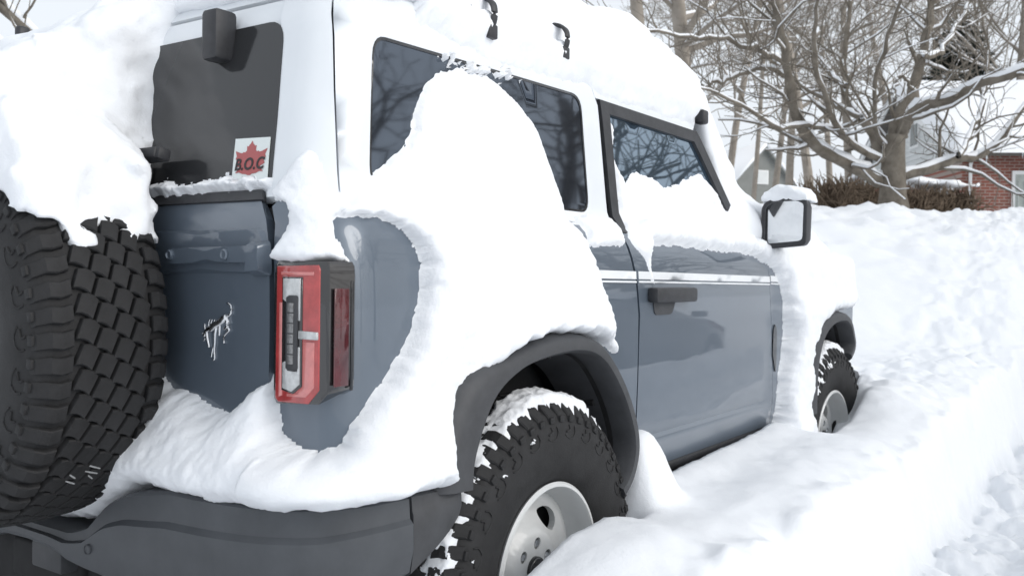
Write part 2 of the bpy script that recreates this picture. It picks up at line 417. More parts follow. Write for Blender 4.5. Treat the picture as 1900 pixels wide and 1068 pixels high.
# ---------------------------------------------------------------- ground
def gz(x, y):
    P = np.stack([x, y, 0*x], -1)
    dep = (x-CAM[0])*FW[0]+(y-CAM[1])*FW[1]
    strip = np.interp(x, [-6, -.9, -.5, -.26, -.05, .12, .34, .6, 1.0, 1.8, 2.2, 2.5, 2.75, 3.1, 3.6, 5], [.2, .22, .33, .43, .485, .495, .45, .44, .455, .49, .44, .47, .535, .56, .53, .55])
    strip = strip-.05*sstep(-1.2, -1.48, y)+.03*sstep(-1.1, -.93, y)*sstep(.5, .7, x)*sstep(2.1, 1.8, x)
    well = np.maximum(np.exp(-((x-.02)/.36)**4), np.exp(-((x-2.47)/.33)**4))*sstep(-1.08, -.97, y)
    strip = strip-.24*well
    strip = strip+.05*np.exp(-((x-2.95)/.3)**2-((y+1.12)/.16)**2)
    strip = strip+.20*np.exp(-((x-.555)/.10)**4-((y+.91)/.125)**4)
    under = sstep(-.93, -.84, y)*sstep(1.2, .95, y)*sstep(-1.2, -.8, x)*sstep(3.3, 3.0, x)
    z = strip*(1-under)+.03*under
    z = np.where((y > -.9) & (x < -.7), np.minimum(z, .22), z)
    # shovelled walkway where the photographer stands
    wall = .05*fbm(P, 2.2, 3)+.02*fbm(P, 9, 3)
    tr = sstep(-1.40, -1.56, y+wall)*sstep(-3.3, -3.0, y+wall)
    floor = .0+.075*np.abs(fbm(P, 4.5, 4, .6))+.03*fbm(P, 1.5, 2)
    # the plowed heap rising in front of the car
    rise = np.interp(dep, [4.5, 5.2, 6.2, 7, 8, 9.2, 10.2, 11.5, 16, 30, 80, 400], [0, .02, .12, .27, .63, 1.06, 1.32, 1.36, 1.25, 1.4, 2.0, 3])
    lat = sstep(-3.4, -2.3, y)*1.0
    rise = rise*(.03+.97*lat)
    z = z+rise
    tr = tr*sstep(9, 7.5, x)
    z = z*(1-tr)+(floor+rise*.6)*tr
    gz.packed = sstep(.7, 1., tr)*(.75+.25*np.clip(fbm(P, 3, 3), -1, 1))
    # lumps thrown out of the walkway and along the heap
    ch = sstep(2.3, 3.4, x)*np.exp(-((y+1.05-.02*(x-3))/.5)**2)*sstep(9, 6, x)
    ch = np.maximum(ch, .75*sstep(-1.28, -1.42, y)*sstep(-1.75, -1.6, y)*sstep(7.5, 5, x))
    bil = np.abs(fbm(P, 3.2, 4, .55)); 
    z = z-.16*np.exp(-((dep-6.6)/.7)**2)*sstep(-2.2, -1.2, y)*sstep(3.2, 5., x)+ch*(.065*bil-.02)+ch*.012*fbm(P+4, 11, 3)
    cr = sstep(7.5, 9.6, dep)*sstep(14, 11, dep)*lat
    z = z+cr*(.09*np.abs(fbm(P+8, 1.5, 5, .65))+.03*fbm(P, 6, 3))
    far = sstep(6, 12, np.hypot(x, y))
    z = z+(1-far)*(.010*fbm(P, 3, 3)+.004*fbm(P, 11, 4, .6))*(1-under)+far*.05*fbm(P, .6, 3)
    z = np.where(y < -3.2, z*0+.30+.12*fbm(P, .7, 4)-.62*sstep(-3.5, -4.3, y), z)
    return z
def graded(fine_lo, fine_hi, h, lo, hi, g=1.12):
    a = list(np.arange(fine_lo, fine_hi+1e-6, h)); s = h
    while a[-1] < hi: s *= g; a.append(a[-1]+s)
    s = h; b = [a[0]]
    while b[-1] > lo: s *= g; b.append(b[-1]-s)
    return np.array(b[:0:-1]+a)
gx = np.concatenate([graded(-1.0, 4.2, .016, -60, 4.1, 1.12)[:-1], [], ])
gx = gx[gx < 4.15]; s_ = .016; q_ = [gx[-1]]
while q_[-1] < 500: s_ = min(s_*1.012, .06) if q_[-1] < 12 else s_*1.08; q_.append(q_[-1]+s_)
gx = np.concatenate([gx, q_[1:]])
gy = graded(-2.4, -.85, .016, -300, -.86, 1.10); gy = gy[gy < -.84]; s_ = .016; q_ = [gy[-1]]
while q_[-1] < 500: s_ = min(s_*1.05, .07) if q_[-1] < 6 else s_*1.10; q_.append(q_[-1]+s_)
gy = np.concatenate([gy, q_[1:]])
GX, GY = np.meshgrid(gx, gy, indexing='ij')
a_, b_ = GX.shape; lin = np.arange(a_*b_).reshape(a_, b_)
FQ = np.stack([lin[:-1, :-1], lin[1:, :-1], lin[1:, 1:], lin[:-1, 1:]], -1).reshape(-1, 4)
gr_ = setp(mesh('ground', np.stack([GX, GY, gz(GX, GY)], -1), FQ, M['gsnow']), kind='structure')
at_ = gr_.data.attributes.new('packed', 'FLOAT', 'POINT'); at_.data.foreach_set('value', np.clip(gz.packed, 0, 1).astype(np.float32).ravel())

# ---------------------------------------------------------------- the car
car = empty('parked_suv', (0, 0, 0))
setp(car, 'slate blue boxy off-road suv with white top half buried in snow', 'car')
HUB = .357; WB = 2.55
# wheel arch outline (x, z) of the opening at the flare's outer lip
ARCH = spline([(-.335, .64), (-.325, .715), (-.262, .825), (-.17, .88), (-.05, .908), (.12, .915), (.235, .885), (.335, .80), (.405, .70), (.430, .62), (.405, .555), (.36, .52)], 60)
ARCHF = spline([(-.335, .52), (-.325, .715), (-.262, .825), (-.17, .88), (-.05, .908), (.10, .912), (.19, .885), (.245, .82), (.255, .79), (.20, .755)], 60)
def offset_curve(Cv, d):
    T = np.gradient(Cv, axis=0); T /= np.linalg.norm(T, axis=1, keepdims=True); N = np.stack([-T[:, 1], T[:, 0]], -1)
    return Cv+N*d
def flare(x0, curve, sg, name='wheel_arch_flare'):
    secs = [(-.030, .80), (0, .93), (0, .985), (.008, 1.0), (.030, 1.0), (.043, .988), (.052, .96), (.058, .90)]
    wd = (1+1.3*sstep(-.02, -.30, curve[:, 0])*sstep(.90, .80, curve[:, 1]))[:, None]
    G = np.stack([np.stack([offset_curve(curve, d*wd if d > .02 else d)[:, 0]+x0, np.full(len(curve), -sg*yy), offset_curve(curve, d*wd if d > .02 else d)[:, 1]], -1) for d, yy in secs], 1)
    m = MB(); m.grid(G)
    m.add(G[0], [tuple(range(len(secs)))]); m.add(G[-1], [tuple(range(len(secs)))])
    return m.build(name, M['trim'], car, angle=50)
def well(x0, curve, sg):
    c = offset_curve(curve, -.004); c = np.concatenate([[(c[0][0]-.0, .3)], c, [(c[-1][0]+.02, .3)]])
    G = np.stack([np.stack([c[:, 0]+x0, np.full(len(c), -sg*yy), c[:, 1]], -1) for yy in (.93, .56)], 1)
    m = MB(); m.grid(G); m.add(G[:, 1], [tuple(range(len(c)))])
    # inner liner ribs
    for k in (14, 26, 38, 48):
        m.tube(np.stack([[G[k, 0, 0], -sg*yy, c[k, 1]-.006] for yy in np.linspace(.9, .58, 4)]), .012, 6)
    return m.build('wheel_well_liner', M['dark'], car, angle=40)
for sg in (1, -1):
    flare(0, ARCH, sg); well(0, ARCH, sg); flare(WB-.02, ARCHF, sg); well(WB-.02, ARCHF, sg)
archq = [tuple(p) for p in offset_curve(ARCH, .02)[4:-2]]
tq = lambda L, dx=0: [(tx(x+dx), z) for x, z in L]
DR0, DR1 = .603, 1.775          # door cuts
quarter = [(.765, .60), (tx(-.36), .60)]+tq(archq)+[(tx(.46), .50), (tx(DR0)-.005, .50), (tx(DR0)-.005, .90), (tx(.60)-.005, 1.00), (tx(.583)-.005, 1.105), (tx(.548)-.005, 1.205), (tx(.545)-.005, 1.262), (.79, 1.262), (.765, 1.25), (.745, 1.14), (.745, .85)]
door = [(tx(DR0), .50), (tx(DR1+.085), .50), (tx(DR1+.05), .75), (tx(DR1), 1.05), (tx(DR1-.015), 1.20), (tx(DR1-.02), 1.248), (tx(.551), 1.248), (tx(.555), 1.205), (tx(.588), 1.105), (tx(.605), 1.0), (tx(DR0), .9)]
archf = [tuple(p) for p in offset_curve(ARCHF, .02)[3:-10]]
fender = [(tx(DR1+.09), .50), (tx(2.19), .52)]+tq(archf, WB-.02)+[(tx(2.86), .72), (tx(3.05), .72), (tx(3.05), 1.20), (tx(DR1-.01), 1.225), (tx(DR1-.01), 1.20), (tx(DR1+.005), 1.05), (tx(DR1+.055), .75)]
def clip_lo(poly): return [(t, max(z, .49)) for t, z in poly]
for sg in (1, -1):
    panel('quarter_panel', quarter, (), 0, .02, .035, M['paint'], car, sgn=sg)
    d_ = panel('door', door, (), .001, .02, .04, M['paint'], car, sgn=sg)
    panel('front_fender', fender, (), 0, .02, .05, M['paint'], car, sgn=sg)
    # sill under the door and dark shell behind all the gaps
    m = MB(); xs = np.linspace(.44, 2.2, 12)
    G = np.stack([np.stack([[x, -sg*yy, z] for x in xs]) for yy, z in ((.80, .52), (.89, .497), (.885, .47), (.86, .445), (.7, .44))], 1); m.grid(G)
    m.build('rocker_sill', M['black'], car)
    inner = [(.70, .62), (tx(-.40), .62)]+tq([tuple(p) for p in offset_curve(ARCH, .01)[6:-2]])+[(tx(.46), .51), (tx(1.9), .51), (tx(1.9), 1.24), (.72, 1.24)]
    panel('inner_body_shell', inner, (), -.024, .004, .06, M['dark'], car, sgn=sg)
    # door handle with its recess
    h = MB()
    for x0, x1, z0, z1, y0, y1, bv in ((.655, .965, 1.035, 1.083, .918, .957, .010), (.66, .70, 1.04, 1.08, .90, .95, .004)):
        h.box((x0, min(-sg*y0, -sg*y1), z0), (x1, max(-sg*y0, -sg*y1), z1), bv)
    hd = h.build('door_handle', M['black'], d_, angle=40)
    panel('handle_recess', round_poly([(tx(.70), .995), (tx(.83), .995), (tx(.86), 1.045), (tx(.69), 1.045)], .02), (), .004, .003, .03, M['trim'], d_, sgn=sg)
    # stripes
    for z0, z1, sl in ((1.110, 1.134, 0), (1.099, 1.1045, 0)):
        for xa, xb in ((-.30, .578), (.594, DR1-.004), (DR1+.008, 2.0)):
            panel('side_stripe', [(tx(xa), z0-.004*(xa-.3)), (tx(xb), z0-.006*(xb-.3)), (tx(xb), z1-.006*(xb-.3)), (tx(xa), z1-.004*(xa-.3))], (), .0035, .002, .05, M['stripe'], car, sgn=sg)
    # lower door character line: a shallow rolled step
    m = MB(); xs = np.linspace(.62, 1.80, 20)
    G = np.stack([np.stack([S0(tx(x), .60+dz)+np.array([0, -o, 0]) for x in xs]) for dz, o in ((-.10, .001), (-.02, .010), (0, .015), (.004, .012), (.014, .001))], 1)
    G[..., 1] *= sg; m.grid(G); m.build('door_moulding', M['paint'], d_)
    panel('side_vent', round_poly([(tx(1.815), .80), (tx(1.86), .72), (tx(1.86), .90), (tx(1.835), .93), (tx(1.815), .90)], .012), (), .005, .004, .03, M['gloss_black'], car, sgn=sg)
# hardtop
top_side = [(.94, 1.272), (tx(.535), 1.272), (tx(.515), 1.64), (tx(.49), 1.69), (tx(.50), 1.76), (.90, 1.76), (.888, 1.70), (.91, 1.5)]
qwin = round_poly([(tx(-.545), 1.300), (tx(.425), 1.303), (tx(.415), 1.655), (tx(-.575), 1.640)], .05, 5)
roofside = [(tx(.492), 1.695), (tx(.505), 1.662), (tx(1.235), 1.662), (tx(1.32), 1.76), (tx(.502), 1.76)]
corner = [(.755, 1.272), (.936, 1.272), (.906, 1.5), (.884, 1.70), (.896, 1.762), (.735, 1.762), (.742, 1.65), (.760, 1.45)]
rw = round_poly([(.768, 1.300), (.765, 1.44), (.752, 1.668), (-.752, 1.668), (-.765, 1.44), (-.768, 1.300)], [.01, 0, .05, .05, 0, .01], 5)
for sg in (1, -1):
    panel('hardtop_side', top_side, [qwin], 0, .02, .04, M['white_paint'], car, sgn=sg)
    g = panel('quarter_window', [(t*1, z) for t, z in qwin], (), -.003, .004, .06, M['privacy'], car, sgn=sg)
    panel('window_seal', qwin, [round_poly([(tx(-.538), 1.307), (tx(.418), 1.310), (tx(.408), 1.648), (tx(-.567), 1.633)], .046, 5)], -.001, .006, .05, M['gloss_black'], g, sgn=sg)
    panel('roof_side_rail', roofside, (), 0, .02, .05, M['white_paint'], car, sgn=sg)
    panel('hardtop_corner', corner, (), 0, .02, .03, M['white_paint'], car, sgn=sg)
    # door glass and its black frame
    dw = [(tx(.600), 1.252), (tx(1.735), 1.252), (tx(1.52), 1.39), (tx(1.232), 1.625), (tx(.575), 1.628)]
    dg = panel('door_window', dw, (), -.008, .004, .06, M['door_glass'], car, sgn=sg)
    fr_out = [(tx(.562), 1.250), (tx(1.79), 1.250), (tx(1.56), 1.392), (tx(1.262), 1.660), (tx(.528), 1.660)]
    fr_in = [(tx(.607), 1.262), (tx(1.70), 1.262), (tx(1.50), 1.385), (tx(1.226), 1.618), (tx(.582), 1.622)]
    panel('window_frame', fr_out, [fr_in], .004, .012, .05, M['black'], car, sgn=sg)
rwin = panel('rear_window', rw, (), .002, .005, .05, M['rear_glass'], car)
hatch_frame = [(.752, 1.272), (.757, 1.45), (.738, 1.66), (.731, 1.725), (-.731, 1.725), (-.738, 1.66), (-.757, 1.45), (-.752, 1.272)]
rw_in = [(t*.985, z+.002 if z < 1.5 else z-.004) for t, z in rw]
panel('hatch_frame', hatch_frame, [rw_in], -.004, .02, .05, M['white_paint'], car)
panel('roof_rear_edge', [(.89, 1.732), (.89, 1.79), (-.89, 1.79), (-.89, 1.732)], (), 0, .02, .04, M['white_paint'], car)
# roof, windscreen, bonnet
def sheet(name, xs, ys, zf, matl, th=.03):
    X, Y = np.meshgrid(xs, ys, indexing='ij'); m = MB(); m.grid(np.stack([X, Y, zf(X, Y)], -1)); m.grid(np.stack([X, Y, zf(X, Y)-th], -1)[:, ::-1])
    return m.build(name, matl, car)
sheet('roof', np.linspace(-.52, 1.36, 20), np.linspace(-.74, .74, 20), lambda x, y: 1.80-.035*(np.abs(y)/.74)**4-.03*sstep(.9, 1.36, x), M['white_paint'])
sheet('windscreen', np.linspace(1.34, 1.84, 8), np.linspace(-.74, .74, 12), lambda x, y: 1.77-(x-1.34)/.5*.52, M['privacy'], .01)
sheet('bonnet', np.linspace(1.80, 3.14, 14), np.linspace(-.88, .88, 20), lambda x, y: 1.20-.04*(np.abs(y)/.88)**6-.05*((x-1.8)/1.3)**2, M['paint'])
m = MB(); m.box((3.02, -.86, .62), (3.10, .86, 1.15), .02); m.build('grille', M['stripe'], car)
m = MB(); m.box((2.95, -.92, .45), (3.24, .92, .63), .03); m.build('front_bumper', M['bumper'], car)
# cabin floor and underbody keep the light out
m = MB(); m.box((-.60, -.76, .42), (2.95, .76, .62)); m.box((-.62, -.40, .30), (-.38, -.02, .46), .05); m.box((-.14, -.80, .33), (.10, .80, .45), .04)
m.tube([(-.70, .45, .36), (-.3, .45, .36), (.1, .5, .40)], .035, 10); m.box((-.757, -.155, .335), (-.5, .165, .435), .01)
m.box((-.74, -.72, .24), (-.56, .72, .46), .02); m.build('underbody', M['dark'], car)
m = MB(); m.box((-.50, -.74, .6), (1.75, .74, 1.2)); m.box((-.3, -.68, 1.2), (0, .68, 1.42), .04); m.box((.55, -.66, 1.2), (.75, -.16, 1.52), .05); m.box((.55, .16, 1.2), (.75, .66, 1.52), .05)
m.build('cabin_interior', M['dark'], car)

# tailgate
tgp = [(.733, .80), (.733, 1.10), (.738, 1.266), (-.738, 1.266), (-.733, 1.10), (-.733, .80), (-.70, .66), (.70, .66)]
tg = panel('tailgate', tgp, (), .003, .02, .04, M['paint'], car)
panel('gate_shadow_gap', [(.80, .64), (.80, 1.26), (-.80, 1.26), (-.80, .64)], (), -.020, .004, .06, M['dark'], car)
panel('gate_top_seal', [(.748, 1.262), (.748, 1.285), (-.748, 1.285), (-.748, 1.262)], (), .008, .012, .04, M['black'], car)
def rel(poly, o0, o1, matl, name, par, bev=.0):
    """raised pressing on the tailgate: outline (t,z), sloping shoulders"""
    m = MB(); P = np.array(resample(poly, .03)); c = P.mean(0); Pi = np.array([p+(c-p)/np.linalg.norm(c-p)*.012 for p in P])
    m.grid(np.stack([S(P[:, 0], P[:, 1], np.full(len(P), o0)), S(Pi[:, 0], Pi[:, 1], np.full(len(P), o1))]), False, True)
    m.add(S(Pi[:, 0], Pi[:, 1], np.full(len(P), o1)), [tuple(range(len(P)))])
    return m.build(name, matl, par, angle=25)
pr = rel(round_poly([(.30, 1.105), (.735, 1.112), (.735, 1.205), (.30, 1.205)], .03), .002, .010, M['paint'], 'pressed_panel', tg)
hg = rel(round_poly([(.405, 1.128), (.70, 1.133), (.70, 1.170), (.405, 1.166)], .012), .009, .024, M['paint'], 'gate_hinge_strap', tg)
rel(round_poly([(.685, 1.105), (.745, 1.108), (.745, 1.180), (.685, 1.178)], .010), .006, .034, M['paint'], 'gate_hinge', tg)
for t_ in (.43, .62):
    m = MB(); c = S(t_, 1.150, .024); a = np.linspace(0, 2*np.pi, 13)[:-1]
    ring = lambda r, o: np.stack([np.full(12, c[0]-o), c[1]+r*np.cos(a), c[2]+r*np.sin(a)], -1)
    m.grid(np.stack([ring(.012, -.002), ring(.012, .004), ring(.009, .006), ring(.007, .003), ring(.0005, .003)]), False, True); m.build('hinge_bolt', M['paint'], tg, angle=30)
rel(round_poly([(-.40, .72), (.62, .72), (.62, .78), (-.40, .78)], .02), .002, .012, M['paint'], 'pressed_panel', tg)

# bucking-horse emblem: relief limbs, pixel-free outline in metres on the gate
def em(u, v): return (S(.693-.001, 1.0)[0]-.013, 0, 0)
EX = -.694
def emblem(name, center, sc, par, ax):
    m = MB()
    def limb(pts, r):
        P = spline(np.array(pts), 14); Q = np.array([center+ax[0]*p[0]*sc+ax[1]*p[1]*sc+ax[2]*.004*sc/.001 for p in P])
        rr = np.interp(np.linspace(0, 1, len(P)), np.linspace(0, 1, len(r)), r)*sc
        G = ring_tube(Q, rr, 8); m.grid(G, False, True); k = len(G)*8; b = m.n-k
        m.F.append(tuple(range(b+7, b-1, -1))); m.F.append(tuple(range(b+k-8, b+k)))
    limb([(-26, -4), (-14, 6), (0, 14), (14, 24), (24, 30)], [9, 11, 10, 11, 9])            # trunk
    limb([(22, 32), (31, 36), (37, 46), (35, 58), (26, 65), (20, 64)], [3, 3.4, 3.2, 3, 2.4, 1.2])   # tail
    limb([(20, 28), (27, 14), (22, 4), (14, 0)], [8, 6.5, 5, 3.4])                             # haunch
    limb([(14, 0), (26, 1), (33, 0), (22, -10), (12, -22), (16, -36)], [3.6, 3.4, 3, 3, 2.6, 3.2])
    limb([(2, 12), (1, -6), (0, -18)], [6, 4.6, 3])
    limb([(-8, 6), (-12, -14), (-13, -36), (-15, -58), (-13, -76), (-18, -82)], [6.5, 5, 3.8, 3, 3, 2.6])   # front leg
    limb([(-14, -40), (-20, -56), (-24, -74)], [3, 2.6, 2.2])
    limb([(-22, 2), (-34, -4), (-42, -14), (-46, -22)], [8.5, 7, 6, 4.4])                       # neck
    limb([(-38, -12), (-36, -28), (-32, -44), (-31, -50)], [5.5, 4.8, 3.6, 3])                 # head
    limb([(-46, -22), (-50, -18), (-52, -14)], [3.2, 2.6, 1.2]); limb([(-44, -28), (-48, -34)], [2.4, 1.5])
    limb([(-44, -4), (-45, 4), (-45, 10)], [2.6, 2.4, 1.2])
    for q in (-33, -26, -18): limb([(q, 4), (q+1, 14), (q+4, 22)], [2.6, 2.4, 1.2])
    return m.build(name, M['chrome'], par)
c0 = S(.575, .992, .004)
emblem('horse_emblem', c0, .00085, tg, (np.array([0, -1.3, 0]), np.array([0, 0, 1.]), np.array([-1., 0, 0])*.25))

# taillight
lp_ = lambda px, py: (-.78-(px-511)*(.135/89), 1.135-(py-485)*(.28/262))
def lamp(sg):
    r = empty('taillight', (0, 0, 0), car)
    plan = [(-.63, -.76), (-.716, -.776), (-.721, -.79), (-.721, -.912), (-.712, -.928), (-.655, -.938), (-.645, -.93), (-.635, -.85)]
    bm = MB()
    zs = [(.853, .93), (.862, .985), (.88, 1.), (1.11, 1.), (1.128, .985), (1.137, .93)]
    cen = np.array([-.68, -.85]); G = []
    for z, k in zs: G.append([[*(cen+(np.array(p)-cen)*k), z+(.035*sstep(-.90, -.94, p[1]) if z < 1 else 0)] for p in plan])
    G = np.array(G); G[..., 1] *= sg; bm.grid(G, False, True); bm.add(G[0], [tuple(range(len(plan)))]); bm.add(G[-1], [tuple(range(len(plan)))])
    bm.build('lamp_housing', M['smoke'], r, angle=35)
    def plate(name, pts, x0, x1, ml, bev=.0015, px=True):
        P = [lp_(*p) if px else p for p in pts]; q = MB()
        q.prism([(p[0]*sg, p[1]) for p in P], 0, 1, lambda u, v, d: (x0+(x1-x0)*d, u, v), bev); q.build(name, ml, r, angle=40)
    ring = [(518, 492), (595, 490), (598, 498), (598, 716), (578, 743), (522, 745), (516, 738)]
    plate('red_lens', ring, -.718, -.7235, M['red'], .002)
    plate('pale_lens_band', [(524, 560), (531, 560), (531, 732), (524, 735)], -.722, -.7250, M['pale_red'], .001)
    plate('pale_lens_band', [(569, 630), (590, 630), (590, 712), (575, 731), (540, 733), (540, 727), (560, 726), (569, 712)], -.722, -.7250, M['pale_red'], .001)
    plate('pale_lens_band', [(527, 503), (588, 503), (588, 509), (527, 509)], -.722, -.7250, M['pale_red'], .001)
    plate('lamp_recess', [(530, 512), (568, 512), (568, 712), (552, 727), (530, 722)], -.722, -.7255, M['smoke'], .001)
    plate('clear_lens', [(533, 515), (565, 515), (565, 592), (561, 592), (561, 548), (543, 548), (541, 560), (533, 554)], -.724, -.7275, M['clear'], .001)
    plate('clear_lens', [(533, 670), (542, 666), (542, 685), (561, 685), (561, 640), (565, 640), (565, 708), (550, 723), (533, 718)], -.724, -.7275, M['clear'], .001)
    plate('lamp_bar', [(541, 550), (546, 546), (559, 546), (562, 550), (562, 680), (558, 684), (545, 684), (541, 680)], -.724, -.731, M['trim'], .0015)
    plate('clear_bridge', [(563, 610), (597, 611), (597, 625), (563, 625)], -.723, -.7285, M['clear'], .001)
    for k in range(6): plate('led_segment', [(545, 560+k*19), (556, 560+k*19), (556, 577+k*19), (545, 577+k*19)], -.729, -.7325, M['greyled'], .0006)
    q = MB(); q.box((-.706, min(-sg*-.93, -sg*.93) if False else (-.9375 if sg > 0 else .933), .895), (-.668, -.933 if sg > 0 else .9375, 1.085), .0015); q.build('side_red_lens', M['dark_red'], r, angle=40)
    q = MB(); q.box((-.664, -.939 if sg > 0 else .935, .885), (-.657, -.935 if sg > 0 else .939, 1.10), .001); q.build('side_reflector_edge', M['gloss_black'], r)
    return r
lamp(1); lamp(-1)
# bumper
def bumper():
    half = [(-.800, 0), (-.800, -.20), (-.800, -.34), (-.798, -.45), (-.795, -.58), (-.785, -.70), (-.762, -.80), (-.722, -.875), (-.665, -.925), (-.60, -.952), (-.52, -.968)]
    pl = np.array(half[:0:-1]).copy(); pl[:, 1] *= -1
    P = spline(np.concatenate([pl, half]), 120)
    ay = np.abs(P[:, 1])
    ztop = np.interp(ay, [0, .18, .25, .33, .40, .55, 1], [.505, .507, .53, .60, .630, .655, .655])
    zbot = np.interp(ay, [0, .12, .16, .32, .5, .9, .95, 1.0], [.46, .455, .44, .42, .415, .44, .47, .50])
    T = np.gradient(P, axis=0); T /= np.linalg.norm(T, axis=1, keepdims=True); N = np.stack([T[:, 1], -T[:, 0]], -1)
    if N[len(N)//2, 0] > 0: N = -N
    rows = []
    for o, k in ((-.13, 1.01), (-.012, 1.0), (0, .97), (.004, .74), (.015, .69), (.017, .40), (.004, .10), (-.02, 0), (-.10, .02)):
        z = zbot+(ztop-zbot)*k
        rows.append(np.c_[P+N*o, z])
    m = MB(); m.grid(np.stack(rows, 1)); return m.build('rear_bumper', M['bumper'], car, angle=35)
bumper()
for sg in (1, -1):
    P = spline([(-.515, -.970), (-.45, -.978), (-.40, -.978), (-.355, -.970)], 16); rows = []
    zt = np.interp(P[:, 0], [-.52, -.355], [.66, .655]); zb = np.interp(P[:, 0], [-.52, -.355], [.475, .575])
    for o, k in ((-.10, 1.01), (-.012, 1.0), (0, .96), (.003, .80), (.006, .76), (.008, .4), (0, .08), (-.02, 0), (-.1, .02)):
        rows.append(np.c_[P[:, 0], (P[:, 1]-o)*sg, zb+(zt-zb)*k])
    m = MB(); G = np.stack(rows, 1); m.grid(G); m.add(G[-1], [tuple(range(9))]); m.add(G[0], [tuple(range(9))]); m.build('bumper_end', M['trim'], car, angle=35)
m = MB(); a = np.linspace(0, 2*np.pi, 17)[:-1]
ring = lambda r, x: np.stack([np.full(16, x), -.285+r*np.cos(a), .492+r*np.sin(a)], -1)
m.grid(np.stack([ring(.0115, -.812), ring(.0115, -.8205), ring(.010, -.822), ring(.0095, -.820), ring(.0004, -.820)]), False, True); m.build('parking_sensor', M['bumper'], car, angle=30)
m = MB(); m.box((-.80, -.14, .40), (-.70, -.01, .462), .006); m.build('tow_bracket', M['trim'], car, angle=40)

# roof clamps, rear glass hinge, wiper knob, brake-light bracket
def hook(x, y, z, sc=1., loop=True, par=car):
    m = MB()
    arc = [(0, -.02, -.055), (0, -.035, -.02), (0, -.032, .02), (0, -.005, .045), (-.03, .03, .05)]
    m.tube(spline(np.array(arc)*sc+np.array([x, y, z]), 16), np.linspace(.014, .017, 16)[:len(spline(arc, 16))]*sc, 8, (1, .45))
    m.box(np.array((-.022, -.035, -.078))*sc+(x, y, z), np.array((.022, .0, -.035))*sc+(x, y, z), .005*sc)
    if loop: m.tube(spline(np.array([(0, -.02, -.05), (-.06, .0, -.01), (-.07, .02, .03)])*sc+np.array([x, y, z]), 10), .009*sc, 8)
    return m.build('roof_rack_clamp', M['black'], par, angle=40)
hook(-.055, -.80, 1.785, .85); hook(.305, -.80, 1.80, .78, False)
for x, y in ((.055, .78), (.475, .78)): hook(x, y, 1.838)
m = MB(); m.box((-.30, -.80, 1.735), (-.215, -.765, 1.752), .005); m.build('roof_rack_clamp', M['black'], car)
m = MB(); m.box((1.285, -.828, 1.695), (1.335, -.785, 1.748), .010); m.build('roof_rack_clamp', M['black'], car)
m = MB(); m.box((-.50, .655, 1.80), (-.46, .685, 1.865), .010); m.build('roof_rack_clamp', M['black'], car)
def onS(t, z, off=0.):
    n = SN(t, z); u = S0(t+.01, z)-S0(t-.01, z); u /= np.linalg.norm(u); v = np.cross(n, u); v *= np.sign(v[2])
    c = S0(t, z)+n*off; return Matrix([[u[i], v[i], n[i], c[i]] for i in range(3)]+[[0, 0, 0, 1]])
m = MB(); m.box((-.648, -.492, 1.592), (-.585, -.436, 1.708), .012); m.build('glass_hinge_cover', M['black'], car, angle=40)
m = MB(); m.tube(np.array([S(.18, 1.636, o) for o in (0., .02, .05)]), [.012, .022, .02], 12); m.build('washer_nozzle', M['black'], car)
m = MB(); m.box((-.10, -.055, 0), (.10, .03, .10), .02, onS(.20, 1.335)); m.box((.02, .022, .03), (.19, .048, .075), .006, onS(.20, 1.335)); m.box((.17, .02, .035), (.20, .05, .07), .008, onS(.20, 1.335))
m.build('brake_light_bracket', M['black'], car, angle=40)

# sticker on the rear glass
st = panel('sticker', [(.628, 1.302), (.756, 1.300), (.752, 1.402), (.624, 1.406)], (), .0045, .0015, .05, M['sticker'], rwin)
half = [(0, 1), (.05, .90), (.10, .86), (.14, .80), (.20, .83), (.19, .66), (.26, .60), (.33, .62), (.38, .58), (.48, .60), (.70, .68), (.66, .58), (.62, .48), (.66, .40), (.58, .30), (.64, .18), (.55, .12), (.44, .08), (.52, -.02), (.60, -.12), (.45, -.10), (.30, -.16), (.12, -.18), (.06, -.22)]
half = [(x, y*1.0) for x, y in half]
leaf = half+[(-x, y) for x, y in half[:0:-1]]
panel('leaf_print', [(.690+x*.082, 1.335+y*.062) for x, y in leaf], (), .0060, .0010, .03, M['leafred'], rwin)
fc = bpy.data.curves.new('lettering', 'FONT'); fc.body = 'B.O.C'; fc.size = .037; fc.align_x = 'CENTER'; fc.align_y = 'CENTER'; fc.offset = .0009; fc.shear = .05; fc.extrude = .0003; fc.space_character = 1.02
tmp = bpy.data.objects.new('tmp', fc); COL.objects.link(tmp); dg_ = bpy.context.evaluated_depsgraph_get()
tm = bpy.data.meshes.new_from_object(tmp.evaluated_get(dg_)); bpy.data.objects.remove(tmp)
tm.name = 'lettering'; tm.transform(onS(.690, 1.3445, .0068)); tm.materials.clear(); link('lettering', tm, M['ink'], rwin)

